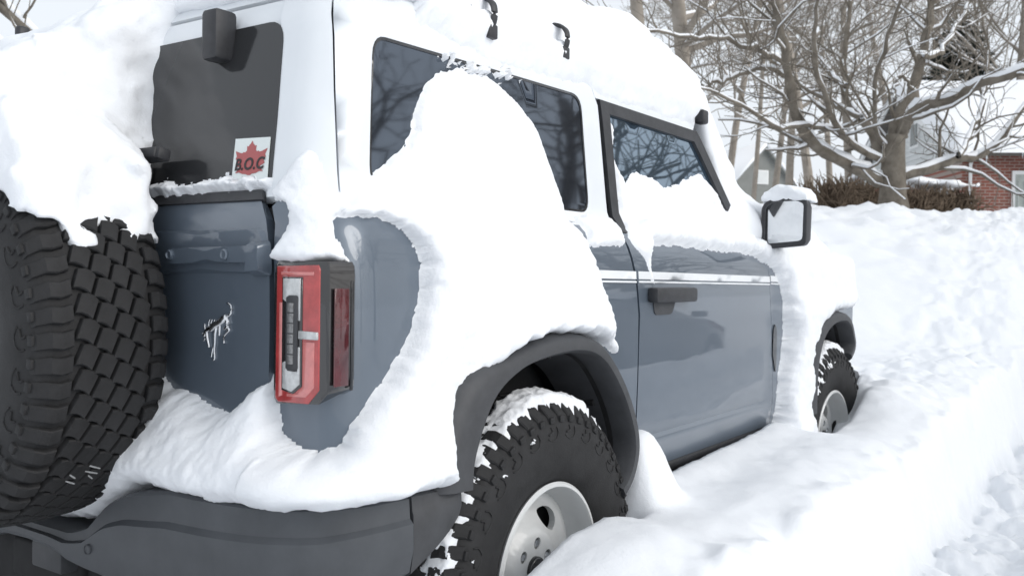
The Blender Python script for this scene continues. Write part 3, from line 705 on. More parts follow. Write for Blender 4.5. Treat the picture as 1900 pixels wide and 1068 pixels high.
# ---------------------------------------------------------------- wheels
TP = [(.222, -.112), (.230, -.130), (.262, -.146), (.30, -.154), (.345, -.156), (.380, -.151), (.404, -.142), (.419, -.126), (.427, -.10), (.431, -.05), (.432, 0)]
TP = TP+[(r, -y) for r, y in TP[-2::-1]]
def rtop(v): return np.interp(np.abs(v), [0, .05, .10, .126, .142, .151], [.432, .431, .427, .419, .404, .380])
NB = 54; PITCH = 2*np.pi/NB
ROWS = [(-.147, -.087, .66, .10, 0.0), (-.0775, -.0405, .86, 22, .35), (-.0382, -.0010, .87, 22, .95), (.0010, .0382, .87, 22, .52), (.0405, .0775, .86, 22, .12), (.087, .147, .66, -.10, .5)]
def block_geo(row, seed):
    v0, v1, w, sk, ph = ROWS[row]; q = random.Random(seed); m = MB()
    inner = 1 <= row <= 4
    vs = np.linspace(v0, v1, 4); top = []; mid = []; bot = []; vc = (v0+v1)/2; th = R(sk) if inner else 0
    for i, v in enumerate(vs):
        k = 0 if inner else (i/3-.5)*sk; zig = (.05 if i in (1, 2) else -.05) if inner else (.04 if i % 2 else -.04)
        for L, ins, o in ((top, .05, .0135), (mid, 0, .0105), (bot, -.03, -.006)):
            vv = v+(v0+v1-2*v)*ins*.5; pt = []
            for sg in (-1, 1):
                p = (k+sg*(w/2-ins)+zig)*PITCH*.44; q_ = vv-vc
                p, q2 = p*math.cos(th)-q_*math.sin(th), p*math.sin(th)+q_*math.cos(th)
                r = rtop(vc+q2)+o; pt.append((r*math.cos(p/.44), vc+q2, r*math.sin(p/.44)))
            L.append(pt)
    A = [np.array(x) for x in (top, mid, bot)]
    loop = lambda G: np.concatenate([G[:, 0], G[::-1, 1]])
    m.grid(A[0]); m.grid(np.stack([loop(A[0]), loop(A[1]), loop(A[2])]), False, True)
    return m
block_mesh = {}
for r_ in range(6):
    o = block_geo(r_, r_).build('tread_block', M['rubber'], None, smooth=False); block_mesh[r_] = o.data; bpy.data.objects.remove(o)
def tread_joined(parent, angs):
    m = MB()
    for r_ in range(6):
        me = block_mesh[r_]; V = np.array([v.co[:] for v in me.vertices]); F = [tuple(p.vertices) for p in me.polygons]
        for k in angs:
            a = -(k+ROWS[r_][4])*PITCH; c, s = math.cos(a), math.sin(a)
            m.add(np.stack([V[:, 0]*c+V[:, 2]*s, V[:, 1], -V[:, 0]*s+V[:, 2]*c], -1), F)
    o = mesh('tread', np.concatenate(m.V), m.F, M['rubber'], parent, smooth=False); o['kind'] = 'stuff'; return o
def side_lugs(parent):
    m = MB()
    for k in range(NB):
        a = k*PITCH
        for sd in (-1,):
            # raised squares under the shoulder, and hooked ribs lower on the wall
            Mx = Matrix.Rotation(-a, 4, 'Y')
            m.box((.386, -.1535, -.010), (.402, -.140, .010), .0015, Mx @ Matrix.Rotation(R(-14), 4, 'Z') if False else Mx)
        if k % 2 == 0:
            pts = [(.376, -.1520, -.018), (.362, -.1545, -.022), (.347, -.1555, -.012), (.344, -.1555, .010), (.352, -.1552, .026)]
            P = np.array([(Matrix.Rotation(-a, 4, 'Y') @ Vector(p))[:] for p in pts]); m.tube(spline(P, 9), .0022, 5)
            P = np.array([(Matrix.Rotation(-a, 4, 'Y') @ Vector(p))[:] for p in [(.378, -.1515, .008), (.366, -.1540, .004), (.360, -.1548, .022)]]); m.tube(spline(P, 6), .0028, 5)
    o = m.build('sidewall_lugs', M['rubber'], parent); o['kind'] = 'stuff'
    for rr in (.312, .338, .378): 
        pass
    return o
def rim(parent):
    lip = [(.219, -.10), (.222, -.124), (.229, -.130), (.231, -.137), (.226, -.142), (.219, -.142), (.214, -.134), (.208, -.105), (.203, -.075), (.199, -.066)]
    m = MB(); G = lathe_grid(lip); m.grid(G, True, False); b = [(.219, .12), (.205, .10), (.200, -.06)]; m.grid(lathe_grid(b), True, False); m.build('rim', M['rim'], parent, angle=40)
    dp = [(0, -.088), (.035, -.088), (.090, -.090), (.100, -.088), (.108, -.074), (.116, -.068), (.150, -.060), (.178, -.072), (.186, -.070), (.199, -.066)]
    def fn(u, v, o):
        r = np.hypot(u, v); d = np.interp(r, [p[0] for p in dp], [p[1] for p in dp]); return np.stack([u, d-o, v], -1)
    circ = lambda r, n=72: [(r*math.cos(q), r*math.sin(q)) for q in np.linspace(0, 2*np.pi, n, endpoint=False)]
    holes = []
    for k in range(5):
        c = R(50+72*k); P = []
        for q in np.linspace(0, 2*np.pi, 24, endpoint=False):
            rr = .147+.024*math.sin(q)*(1-.15*math.cos(q)**2); aa = c+R(21)*math.cos(q); P.append((rr*math.cos(aa), rr*math.sin(aa)))
        holes.append(P)
    lug = [[(.066*math.cos(R(60*k+20))+.0155*math.cos(q), .066*math.sin(R(60*k+20))+.0155*math.sin(q)) for q in np.linspace(0, 2*np.pi, 14, endpoint=False)] for k in range(6)]
    panel('wheel_disc', circ(.199), holes+lug, 0, .018, .012, M['rim'], parent, fn=fn)
    m = MB(); m.grid(lathe_grid([(.198, -.02), (.001, -.02)], 40), True, False); m.build('brake_drum', M['dark'], parent)
    for k in range(6):
        c = (.066*math.cos(R(60*k+20)), -.070, .066*math.sin(R(60*k+20)))
        m = MB(); G = lathe_grid([(.012, 0), (.012, -.012), (.009, -.018), (.0005, -.019)], 6); m.grid(G+np.array(c), True, False)
        m.grid(lathe_grid([(.0155, .0), (.0155, -.022)], 14)+np.array(c)+np.array([0, .008, 0]), True, False); m.build('wheel_nut', M['chrome'], parent, angle=30)
    m = MB(); m.grid(lathe_grid([(.034, -.085), (.034, -.098), (.030, -.102), (.0005, -.103)], 32), True, False); m.build('centre_cap', M['gloss_black'], parent, angle=50)
    emblem('cap_emblem', np.array([0, -.1035, 0]), .00026, parent, (np.array([1., 0, 0]), np.array([0, 0, 1.]), np.array([0, -1., 0])*.1))
def wheel(name, loc, rotz, split=None, steer=0.):
    w = empty(name, loc, car); w.rotation_euler = (0, 0, rotz)
    m = MB(); m.grid(lathe_grid(TP), True, False); m.build('tyre', M['rubber'], w)
    side_lugs(w); rim(w)
    if split is None: tread_joined(w, range(NB))
    else:
        tread_joined(w, [k for k in range(NB) if k not in split])
        for r_ in range(6):
            for k in split:
                b = link('tread_block', block_mesh[r_], None, w); b.rotation_euler = (0, (k+ROWS[r_][4])*PITCH*-1, 0)
    return w
SPARE = (-.880, -.045, .975)
wheel('rear_wheel', (.025, -.835, HUB), 0)
wheel('front_wheel', (WB, -.835, HUB), R(-2))
wheel('rear_wheel', (0, .835, HUB), R(180)); wheel('front_wheel', (WB, .835, HUB), R(180))
SPW = wheel('spare_wheel', SPARE, R(-90), split=[k for k in range(NB) if math.cos(k*PITCH-R(-15)) > .10])
m = MB(); m.box((-.79, -.17, .86), (-.68, .10, 1.10), .02); m.build('spare_carrier', M['black'], car)
# pale smears left by the label on the spare tread
for a_, v_, l_ in ((-38.5, .012, .030), (-40.5, .010, .034), (-41.0, -.030, .018), (-43.5, -.028, .026), (-42.6, .014, .016)):
    m = MB(); G = []
    for q in np.linspace(-.5, .5, 5):
        v = v_+q*l_; r = rtop(v)+.0139; w = .0026*(1-.6*abs(q))
        G.append([(r*math.cos(R(a_-2*q)+s*w/.44), v, r*math.sin(R(a_-2*q)+s*w/.44)) for s in (-1, 1)])
    m.grid(np.array(G)); m.build('label_smear', M['clear'], SPW)
# door mirror
for sg in (1, -1):
    mr = empty('door_mirror', (0, 0, 0), car)
    m = MB()
    sec = []
    for x, k in ((1.697, .97), (1.700, 1.0), (1.74, 1.0), (1.80, .86), (1.83, .62), (1.838, .3)):
        c = np.array([-.997, 1.347]); P = round_poly([(-.905, 1.235), (-1.088, 1.250), (-1.092, 1.425), (-1.06, 1.440), (-.940, 1.440), (-.905, 1.41)], .022, 4)
        sec.append([(x, sg*(c[0]+(p[0]-c[0])*k), c[1]+(p[1]-c[1])*k) for p in P])
    G = np.array(sec); m.grid(G, False, True); m.add(G[-1], [tuple(range(G.shape[1]))])
    Gi = G[0].copy(); cc = Gi.mean(0); Gi = cc+(Gi-cc)*.86; Gd = Gi+np.array([.012, 0, 0]); m.grid(np.stack([G[0], Gi, Gd]), False, True)
    m.build('mirror_housing', M['black'], mr, angle=40)
    Gg = cc+(G[0]-cc)*.868+np.array([.008, 0, 0]); Gg[:, 0] -= (np.abs(Gg[:, 1])-.99)*.10
    m = MB(); m.add(Gg, [tuple(range(len(Gg)))]); Gb = Gg+np.array([.003, 0, 0]); m.grid(np.stack([Gg, Gb]), False, True); m.build('mirror_glass', M['mirror'], mr, smooth=False)
    m = MB(); m.tube(spline([(1.70, -sg*.845, 1.215), (1.735, -sg*.875, 1.245), (1.755, -sg*.93, 1.275), (1.76, -sg*.96, 1.30)], 12), np.linspace(.035, .045, 13)[:len(spline([(0, 0, 0)]*4, 12))], 10, (1, .8)); m.box((1.66, -sg*.86-.02, 1.20), (1.78, -sg*.86+.02, 1.245), .01)
    m.build('mirror_arm', M['black'], mr, angle=40)

# ---------------------------------------------------------------- snow on the car
def snow_obj(o, label): return setp(o, label, 'snow', kind='stuff')
side_poly = [(0.946, 1.264), (0.995, 1.316), (1.055, 1.345), (1.095, 1.38), (1.13, 1.400), (1.155, 1.44), (1.166, 1.50), (1.182, 1.53), (1.21, 1.562), (1.25, 1.590), (1.341, 1.619), (1.47, 1.624), (1.556, 1.602), (1.638, 1.571), (1.702, 1.536), (1.74, 1.486), (1.782, 1.416), (1.831, 1.335), (1.811, 1.247), (1.828, 1.177), (1.869, 1.103), (1.924, 1.027), (1.99, 0.963), (2.049, 0.872), (1.9, 0.92), (1.76, 0.95), (1.675, 0.96), (1.544, 0.96), (1.448, 0.943), (1.352, 0.905), (1.265, 0.86), (1.215, 0.80), (1.185, 0.755), (1.170, 0.715), (1.175, 0.652), (1.083, 0.650), (1.012, 0.650), (0.942, 0.650), (0.91, 0.648), (0.869, 0.642), (0.835, 0.640), (0.76, 0.636), (0.659, 0.630), (0.569, 0.630), (0.494, 0.636), (0.40, 0.63), (0.331, 0.588), (0.198, 0.515), (0.028, 0.50), (-.12, .52), (-.10, .66), (0.068, 0.75), (0.269, 0.865), (0.347, 0.925), (0.369, 0.883), (0.425, 0.857), (0.503, 0.845), (0.559, 0.826), (0.613, 0.817), (0.648, 0.834), (0.674, 0.854), (0.71, 0.886), (0.756, 0.902), (0.771, 0.833), (0.783, 0.792), (0.831, 0.77), (0.868, 0.764), (0.894, 0.769), (0.92, 0.798), (0.944, 0.831), (0.982, 0.881), (1.029, 0.921), (1.07, 0.964), (1.104, 1.02), (1.122, 1.078), (1.13, 1.136), (1.119, 1.171), (1.083, 1.204), (1.016, 1.23), (0.944, 1.233), (0.914, 1.23)]
def t_side(t, z):
    base = .030+.030*sstep(1.36, 1.10, z)
    rear = .085*sstep(.86, .68, z)*sstep(1.30, 1.12, t)
    fl = .040*sstep(1.06, .96, z)*sstep(1.15, 1.35, t)
    low = .02*sstep(.40, .20, t)
    return base*np.where(t < .8, .75, 1)+rear*(1-.25*sstep(.95, 1.15, t))+fl*sstep(2.0, 1.75, t)*sstep(1.22, 1.42, t)-low-.045*sstep(1.82, 2.02, t)*sstep(1.1, 1.0, z)
def r_side(t, z): return .035+.02*sstep(.9, .7, z)+.055*sstep(1.28, 1.36, z)
def fill_side(t, z): return np.maximum(np.interp(z, *WTS)-np.interp(z, *WT), 0)*1.3*sstep(.9, 1.05, t)
snow_obj(shell('snow', [side_poly], .006, t_side, r_side, M['snow'], fn=SP, edge=lambda t, z: .0065-.0035*sstep(1.28, 1.36, z)*sstep(1.3, 1.5, t), efreq=34, lump=.007, lfreq=9, fill=fill_side), 'thick snow plastered over rear side window, wheel arch and bumper ledge')
lamp_poly = [(0.758, 1.128), (0.786, 1.186), (0.81, 1.218), (0.816, 1.254), (0.778, 1.275), (0.797, 1.3), (0.827, 1.345), (0.846, 1.367), (0.868, 1.375), (0.886, 1.361), (0.904, 1.322), (0.916, 1.29), (0.95, 1.281), (0.961, 1.248), (0.913, 1.227), (0.902, 1.197), (0.915, 1.164), (0.935, 1.128)]
snow_obj(shell('snow', [lamp_poly], .005, lambda t, z: .022+.03*sstep(1.22, 1.14, z), .025, M['snow'], fn=SP, edge=.006, efreq=40, lump=.004), 'tall tongue of snow standing on top of the red taillight')
ledge_poly = [(.08, 1.268), (.765, 1.284), (.772, 1.312), (.73, 1.318), (.70, 1.332), (.66, 1.315), (.62, 1.326), (.5, 1.310), (.42, 1.318), (.36, 1.322), (.30, 1.306), (.08, 1.31)]
snow_obj(shell('snow', [ledge_poly], .004, .034, .022, M['snow'], edge=.008, efreq=45, lump=.006, lfreq=35, speck=(1.295, 1.36, .018)), 'thin crust of snow along the sill of the dark rear window')
dw_poly = [(2.177, 1.477), (2.204, 1.437), (2.247, 1.407), (2.301, 1.447), (2.356, 1.452), (2.447, 1.442), (2.549, 1.42), (2.65, 1.446), (2.788, 1.484), (2.84, 1.505), (2.936, 1.467), (3.058, 1.393), (3.16, 1.324), (3.20, 1.258), (3.15, 1.209), (2.865, 1.211), (2.672, 1.217), (2.50, 1.217), (2.407, 1.223), (2.315, 1.216), (2.26, 1.216), (2.253, 1.165), (2.278, 1.092), (2.244, 1.097), (2.214, 1.156), (2.166, 1.201), (2.138, 1.234), (2.152, 1.263), (2.19, 1.342), (2.178, 1.426)]
tuft = [(2.150, 1.545), (2.172, 1.54), (2.178, 1.59), (2.160, 1.60)]
snow_obj(shell('snow', [dw_poly, tuft], .007, lambda t, z: .010+.045*sstep(1.33, 1.24, z)*sstep(2.15, 2.3, t)*sstep(1.15, 1.23, z), .035, M['snow'], edge=.007, lump=.006, lfreq=22), 'ragged snow clinging to the lower front door window')
belt_poly = [(1.88, 1.287), (1.982, 1.303), (2.09, 1.302), (2.105, 1.26), (2.085, 1.206), (1.929, 1.199), (1.856, 1.201), (1.898, 1.243), (1.89, 1.262)]
snow_obj(shell('snow', [belt_poly], .006, .022, .02, M['snow'], edge=.006, lump=.004), 'small snow patch on blue shoulder behind the front door')
fend_poly = [(3.10, 1.21), (3.338, 1.17), (3.438, 1.109), (3.498, 1.018), (3.507, 0.88), (3.463, 0.722), (3.455, 0.562), (3.44, 0.40), (3.805, 0.346), (3.80, 0.50), (3.72, 0.60), (3.71, 0.70), (3.74, 0.80), (3.83, 0.89), (4.02, 0.945), (4.24, 0.955), (4.36, .96), (4.46, 1.0), (4.50, 1.24), (3.10, 1.27)]
snow_obj(shell('snow', [fend_poly], .009, lambda t, z: .06+.035*sstep(1.1, .95, z)+.05*sstep(.6, .42, z), .055, M['snow'], edge=.010, lump=.01, lfreq=8), 'snow sheet hanging down the front fender beside the door edge')
rail_poly = [(tx(-.42), 1.70), (tx(-.22), 1.682), (tx(-.10), 1.668), (tx(.10), 1.672), (tx(.40), 1.680), (tx(.47), 1.70), (tx(.52), 1.674), (tx(1.20), 1.676), (tx(1.27), 1.70), (tx(1.32), 1.785), (tx(-.42), 1.785)]
snow_obj(shell('snow', [rail_poly], .008, lambda t, z: .012+.05*sstep(1.68, 1.77, z), .04, M['snow'], edge=.008, lump=.006), 'snow curling over the roof edge above the side windows')
# broken crumbs stuck along the top of the quarter window
cr_poly = [(tx(-.32), 1.632), (tx(-.24), 1.60), (tx(-.02), 1.615), (tx(.06), 1.622), (tx(.10), 1.66), (tx(-.06), 1.668), (tx(-.30), 1.655)]
snow_obj(shell('snow', [cr_poly], .004, .016, .014, M['snow'], edge=.034, efreq=55, lump=.005, lfreq=60), 'crumbs of snow along the upper edge of the quarter window')

def f_top(P):
    x, y, z = P[..., 0], P[..., 1], P[..., 2]; ay = np.abs(y)
    zc = np.interp(x, [-.55, 1.3, 1.42, 1.84, 1.95, 2.9, 3.2], [1.79, 1.785, 1.74, 1.26, 1.20, 1.15, 1.06])
    T = np.interp(x, [-.60, -.45, -.2, .85, 1.15, 1.40, 1.6, 1.8, 2.0, 2.4, 2.75, 3.0, 3.2], [.02, .07, .18, .29, .23, .13, .19, .25, .27, .27, .19, .08, 0])
    yw = np.interp(x, [-.6, 1.25, 1.4, 1.72, 1.9, 3.2], [.80, .80, .785, .80, .92, .90])
    n1 = fbm(P[:, :, 0] if False else np.stack([x, y, z], -1), 2.6, 3)*.022+fbm(np.stack([x, y, z], -1), 13, 3)*.008
    top = (z-(zc+T*(1-.30*(ay/yw)**4-.35*sstep(.25, .8, y)*sstep(.6, -.2, x))))*np.where(x > 1.35, .72, 1)
    bot = (zc-.03-.10*sstep(1.35, 1.45, x)*sstep(1.9, 1.7, x)-z)
    sd = np.maximum(ay-yw, np.maximum(-.56-x, x-3.2))
    k = .05
    f = -smin(-top, -sd, .10); f = -smin(-f, -bot, .02)
    pile = np.sqrt(((x-1.70)/.24)**2+((y+.80)/.11)**2+((z-1.30)/.15)**2)-1
    f = smin(f, pile*.12, .06)
    return f+n1
snow_obj(sdf_object('snow', f_top, (-.66, -.98, 1.05), (3.3, .98, 2.16), .018, M['snow']), 'deep snow blanket over the roof, windscreen and bonnet')
def f_spare(P):
    x, y, z = P[..., 0], P[..., 1], P[..., 2]
    dy, dz = -(y-SPARE[1]), z-SPARE[2]; rho = np.hypot(dy, dz); a = np.arctan2(dz, dy)
    th = .035+.075*np.clip(np.sin(a), 0, 1)**1.5
    n = fbm(P, 7, 3)*.016+fbm(P, 26, 3)*.010
    a0 = np.where(x < -.96, np.interp(rho, [.36, .42, .45], [R(62), R(42), R(33)]), R(31))+R(7)*fbm(np.stack([x*1.5, y, z], -1), 14, 2)*np.where(True, 1, 0)
    edge = np.minimum(a-a0, np.pi-R(20)-a)*rho
    # the blanket thins to nothing at its lower edge
    cap = -smin(-(rho-(.443+th*sstep(-.02, .16, edge))), -(np.abs(x-SPARE[0]-.0)-.140), .05)
    cap = np.maximum(np.maximum(cap, .36-rho), -edge*.8)
    # slope of snow between roof edge and the spare
    line = (z-(1.585+(x+.95)*.66-.16*sstep(-.05, .35, y)))*.83
    yb = -.205-.05*sstep(1.60, 1.36, z)-.06*sstep(1.75, 1.86, z)+.06*sstep(-.70, -.92, x)
    sl = -smin(-line, -(yb-y), .05)
    sl = np.maximum(np.maximum(np.maximum(sl, 1.345+.25*np.clip(-.68-x, 0, 1)-z), y-.72), np.maximum(x+.50, -1.00-x))
    f = smin(cap, sl, .035)
    # small valley where the drift leaves the wheel
    return f+n
snow_obj(sdf_object('snow', f_spare, (-1.14, -.55, 1.06), (-.46, .80, 1.98), .0105, M['snow']), 'heavy snow drift draped from roof over the spare wheel')
def f_mir(P):
    x, y, z = P[..., 0], P[..., 1], P[..., 2]
    zt = 1.434+.058*np.clip(1-((y+.995)/.105)**2, 0, 1)**.6
    f = -smin(-(z-zt), -(np.maximum(np.abs(x-1.765)-.075, np.abs(y+.998)-.095)), .03)
    return np.maximum(f, 1.425-z)+.008*fbm(P, 22, 3)
snow_obj(sdf_object('snow', f_mir, (1.66, -1.13, 1.40), (1.87, -.87, 1.53), .006, M['snow']), 'rounded snow cap on top of the black door mirror')
# snow packed in the tyre treads
def tyre_fn(cx, cy, cz):
    def fn(u, v, off):
        a = u/.44; r = rtop(v)+off; return np.stack([cx+r*np.cos(a), cy+v, cz+r*np.sin(a)], -1)
    return fn
def tyre_snow(cx, top_a, end_a, label):
    D = .44*math.pi/180
    poly = [(48*D, -.140), (62*D, -.10), (80*D, -.035), (100*D, -.03), (125*D, -.05), (end_a*D, -.06), (end_a*D, -.141), (120*D, -.142), (60*D, -.142)]
    def th(u, v):
        a = u/D; P = np.stack([u, v, 0*u], -1)
        pk = .019*sstep(118, 92, a)*sstep(50, 70, a)+.0135+.005*fbm(P, 22, 3)
        return pk
    o = shell('snow', [poly], .004, th, .012, M['snow'], fn=tyre_fn(cx, -.835, HUB), edge=.012, efreq=30, lump=.0025, lfreq=40)
    return snow_obj(o, label)
tyre_snow(.025, 0, 215, 'snow packed in the shoulder treads of the rear tyre')
tyre_snow(WB, 0, 215, 'snow packed in the shoulder treads of the front tyre')

# ---------------------------------------------------------------- trees
def at(px, py, D): return CAM+(FW+RT2*(px-950)/FPX+UP2*(534-py)/FPX)*D
def limb_snow(L, thin=1.):
    """snow lying along the upper side of branches that are not too steep"""
    out = []
    for P, r in L:
        P = np.asarray(P, float); r = np.interp(np.linspace(0, 1, len(P)), np.linspace(0, 1, len(r)), r)
        T = np.gradient(P, axis=0); T /= np.linalg.norm(T, axis=1, keepdims=True)+1e-9
        hz = np.sqrt(np.clip(1-T[:, 2]**2, 0, 1)); k = sstep(.45, .85, hz)
        if k.max() < .2 or r[0] < .0085*thin or (r[0] < .02 and random.random() < .5): continue
        q = np.clip(r*.95*thin, .007, .09)*k*(1+.25*np.array([random.uniform(-1, 1) for _ in r]))
        N = np.array([0, 0, 1.])-T*T[:, 2:3]; N /= np.linalg.norm(N, axis=1, keepdims=True)+1e-9
        out.append((P+N*(r*.55+q*.35)[:, None], np.maximum(q, 1e-4)))
    return out
def grow(p, d, length, r, lev, out, rnd, up=.12, nseg=6, wob=.18, kids=(4, 7), spread=(25, 65), rmin=.004, grav=0.):
    P = [np.array(p, float)]; d = np.array(d, float); d /= np.linalg.norm(d); dirs = [d]
    for i in range(nseg):
        d = d+rnd.normal(0, wob, 3)+np.array([0, 0, up-grav*i/nseg]); d /= np.linalg.norm(d)
        P.append(P[-1]+d*length/nseg); dirs.append(d)
    rr = np.linspace(r, max(r*.35, rmin), nseg+1); out.append((np.array(P), rr))
    if lev <= 0: return
    n = rnd.integers(*kids)
    for k in range(n):
        f = rnd.uniform(.25, 1.0); i = min(int(f*nseg), nseg-1); q = P[i]+(P[i+1]-P[i])*(f*nseg-i)
        ax = rnd.normal(0, 1, 3); ax -= dirs[i]*(ax@dirs[i]); ax /= np.linalg.norm(ax)+1e-9
        a = R(rnd.uniform(*spread)); nd = dirs[i]*math.cos(a)+ax*math.sin(a)
        grow(q, nd, length*rnd.uniform(.45, .7), max(rr[i]*.55, rmin), lev-1, out, rnd, up, max(3, nseg-1), wob, kids, spread, rmin, grav)
def tree(name, label, trunk, limbs, twigs, barkm, cat='tree', group=None, snow=True, thin=1.):
    base = trunk[0][0][0]; t = empty(name, tuple(base)); setp(t, label, cat, group)
    def loc(L): return [(np.asarray(P)-base, r) for P, r in L]
    tubes_mesh('trunk', loc(trunk), 12, barkm, t)
    if limbs: tubes_mesh('limbs', loc(limbs), 8, barkm, t)
    if twigs: o = tubes_mesh('twigs', loc(twigs), 4, barkm, t); o['kind'] = 'stuff'
    if snow:
        sn = limb_snow(limbs+twigs, thin)
        if sn: o = tubes_mesh('branch_snow', loc(sn), 6, M['snow'], t); o['kind'] = 'stuff'
    return t
rnd = np.random.default_rng(11)
# the spreading maple behind the heap; limbs in (across, up, width) units measured on a 0.3932 px grid at 12 m, each with its own lean in depth
D0 = 12.0
def mp(cx, cy, dd=0.): return at(1180+cx*.3932, cy*.3932, D0+dd)
def W_(w): return w*.3932/FPX*D0/2
LIM = [([(1150, 860), (1030, 790), (900, 720), (800, 640), (750, 520), (720, 400), (700, 250), (670, 100), (640, -80)], (60, 30), -1.6),
       ([(1180, 760), (1050, 700), (960, 620), (900, 480), (850, 330), (840, 200), (860, 40), (880, -80)], (34, 12), -2.6),
       ([(1170, 740), (1060, 560), (985, 430), (985, 250), (1020, 0), (1030, -120)], (42, 18), 1.8),
       ([(1215, 760), (1215, 690), (1240, 560), (1310, 420), (1350, 260), (1385, 110), (1410, -80)], (84, 26), .6),
       ([(1250, 650), (1300, 540), (1390, 490), (1500, 460), (1620, 400), (1831, 340), (2050, 300)], (56, 32), -1.4),
       ([(1270, 830), (1400, 790), (1520, 750), (1600, 745), (1700, 680), (1831, 510), (1980, 330)], (50, 22), 1.2),
       ([(1525, 748), (1565, 680), (1610, 560), (1640, 450), (1660, 300), (1640, 120), (1600, -60)], (28, 11), 2.2),
       ([(1190, 700), (1130, 600), (1128, 430), (1180, 200), (1250, 0), (1280, -100)], (25, 12), -2.4),
       ([(1345, 270), (1430, 250), (1500, 150), (1545, 70), (1600, -60)], (28, 14), 1.6),
       ([(955, 625), (930, 612), (800, 590), (680, 600), (560, 540), (450, 480), (350, 430), (250, 420)], (26, 8), -2.8),
       ([(722, 300), (640, 270), (560, 230), (430, 190), (300, 180), (100, 150), (-80, 130)], (24, 9), -3.0),
       ([(715, 370), (610, 320), (450, 370), (330, 405), (250, 460)], (28, 10), -.4),
       ([(980, 410), (900, 330), (860, 260), (830, 220)], (22, 9), 2.6),
       ([(1060, 560), (980, 520), (900, 470), (780, 400), (650, 290), (540, 180), (480, 60)], (26, 9), .8),
       ([(1310, 430), (1250, 350), (1230, 400), (1215, 470)], (16, 8), -.5)]
limbs = []
for P, (w0, w1), dd in LIM:
    n = len(P); Q = np.array([mp(x, y, dd*(i/(n-1))**1.2) for i, (x, y) in enumerate(P)])
    Q = spline(Q, 26); limbs.append((Q+rnd.normal(0, .012, Q.shape), np.linspace(W_(w0), W_(w1), len(Q))*(1+.06*rnd.normal(0, 1, len(Q)))))
trunk = [(spline(np.array([mp(1215, 1010, .05), mp(1212, 930), mp(1213, 850), mp(1215, 740), mp(1225, 640)]), 14), np.interp(np.linspace(0, 1, 14), [0, .25, .6, 1], [W_(165), W_(125), W_(112), W_(84)])[:13])]
trunk = [(trunk[0][0][:13], trunk[0][1])]
twigs = []
for (Q, r) in limbs:
    L = np.linalg.norm(np.diff(Q, axis=0), axis=1).sum()
    for k in range(int(L*3.2)+2):
        i = rnd.integers(3, len(Q)-1); T = Q[i]-Q[i-1]; T /= np.linalg.norm(T)
        ax = rnd.normal(0, 1, 3); ax -= T*(ax@T); ax /= np.linalg.norm(ax); a = R(rnd.uniform(25, 70)); d = T*math.cos(a)+ax*math.sin(a)
        if d[2] < -.35: d[2] *= -.5
        grow(Q[i], d, rnd.uniform(.5, 1.6), min(r[i]*.45, .028), 2 if rnd.random() < .7 else 1, twigs, rnd, up=.06, nseg=6, wob=.2, kids=(2, 5), spread=(22, 60), rmin=.0035)
tree('maple_tree', 'low spreading bare maple with snow along its crooked limbs', trunk, limbs, twigs, M['bark'])
# trees further back
def far_tree(px, D, h, r, label, seed, lean=(0, 0), base_z=None, kids=(4, 7), lev=3, first=.3):
    q = np.random.default_rng(seed); b = at(px, 380, D); b[2] = 2.0 if base_z is None else base_z
    n = 10; P = [b+np.array([0, 0, -.5])]; d = np.array([lean[0], lean[1], 1.]); d /= np.linalg.norm(d)
    for i in range(n): d = d+q.normal(0, .04, 3); d /= np.linalg.norm(d); P.append(P[-1]+d*h/n)
    P = np.array(P); rr = np.linspace(r, r*.25, n+1); out = []
    for k in range(int(h*1.5)):
        f = q.uniform(first, 1.); i = min(int(f*n), n-1); c = P[i]+(P[i+1]-P[i])*(f*n-i); a = q.uniform(0, 2*np.pi); e = q.uniform(.15, 1.1)
        grow(c, (math.cos(a), math.sin(a), e), h*q.uniform(.16, .34)*(1.1-.5*f), rr[i]*q.uniform(.3, .55), lev-1, out, q, up=.07, nseg=6, wob=.15, kids=kids, spread=(20, 60), rmin=.009)
    big = [x for x in out if x[1][0] > .03]; small = [x for x in out if x[1][0] <= .03]
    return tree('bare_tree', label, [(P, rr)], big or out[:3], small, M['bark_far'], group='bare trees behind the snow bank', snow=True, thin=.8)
FT = [(1210, 17, 13, .155, 'straight bare trunk rising beside the snowy roof', 1, (0, 0)), (1262, 19, 14, .20, 'thick leaning bare trunk behind the maple limbs', 2, (.05, -.04)),
      (1330, 30, 15, .14, 'slim bare tree between roof and small gabled house', 3, (0, 0)), (1395, 26, 12, .08, 'thin bare sapling above the small gabled house', 4, (0, 0)),
      (1460, 34, 17, .17, 'bare tree standing right of the small gabled house', 5, (0, 0)), (1512, 22, 11, .13, 'short straight bare trunk left of the maple', 6, (0, 0)),
      (1575, 36, 18, .18, 'tall bare tree directly behind the maple crown', 7, (0, 0)), (1700, 40, 19, .2, 'tall bare tree behind the brick house roof', 8, (0, 0)),
      (1800, 36, 18, .2, 'bare tree rising over the brick house ridge', 9, (.02, 0)), (1880, 32, 18, .2, 'bare tree beyond the far end of brick house', 10, (0, 0)),
      (1290, 42, 18, .2, 'distant bare tree behind the leaning trunk', 12, (0, 0)), (1420, 46, 18, .2, 'distant bare tree over the grey gable', 13, (0, 0)), (1640, 44, 20, .2, 'distant bare tree behind the maple trunk', 14, (0, 0)), (1540, 48, 19, .2, 'farthest bare tree left of the maple trunk', 15, (0, 0))]
for px, D, h, r, lb, sd, ln in FT: far_tree(px, D, h, r, lb, sd, ln)
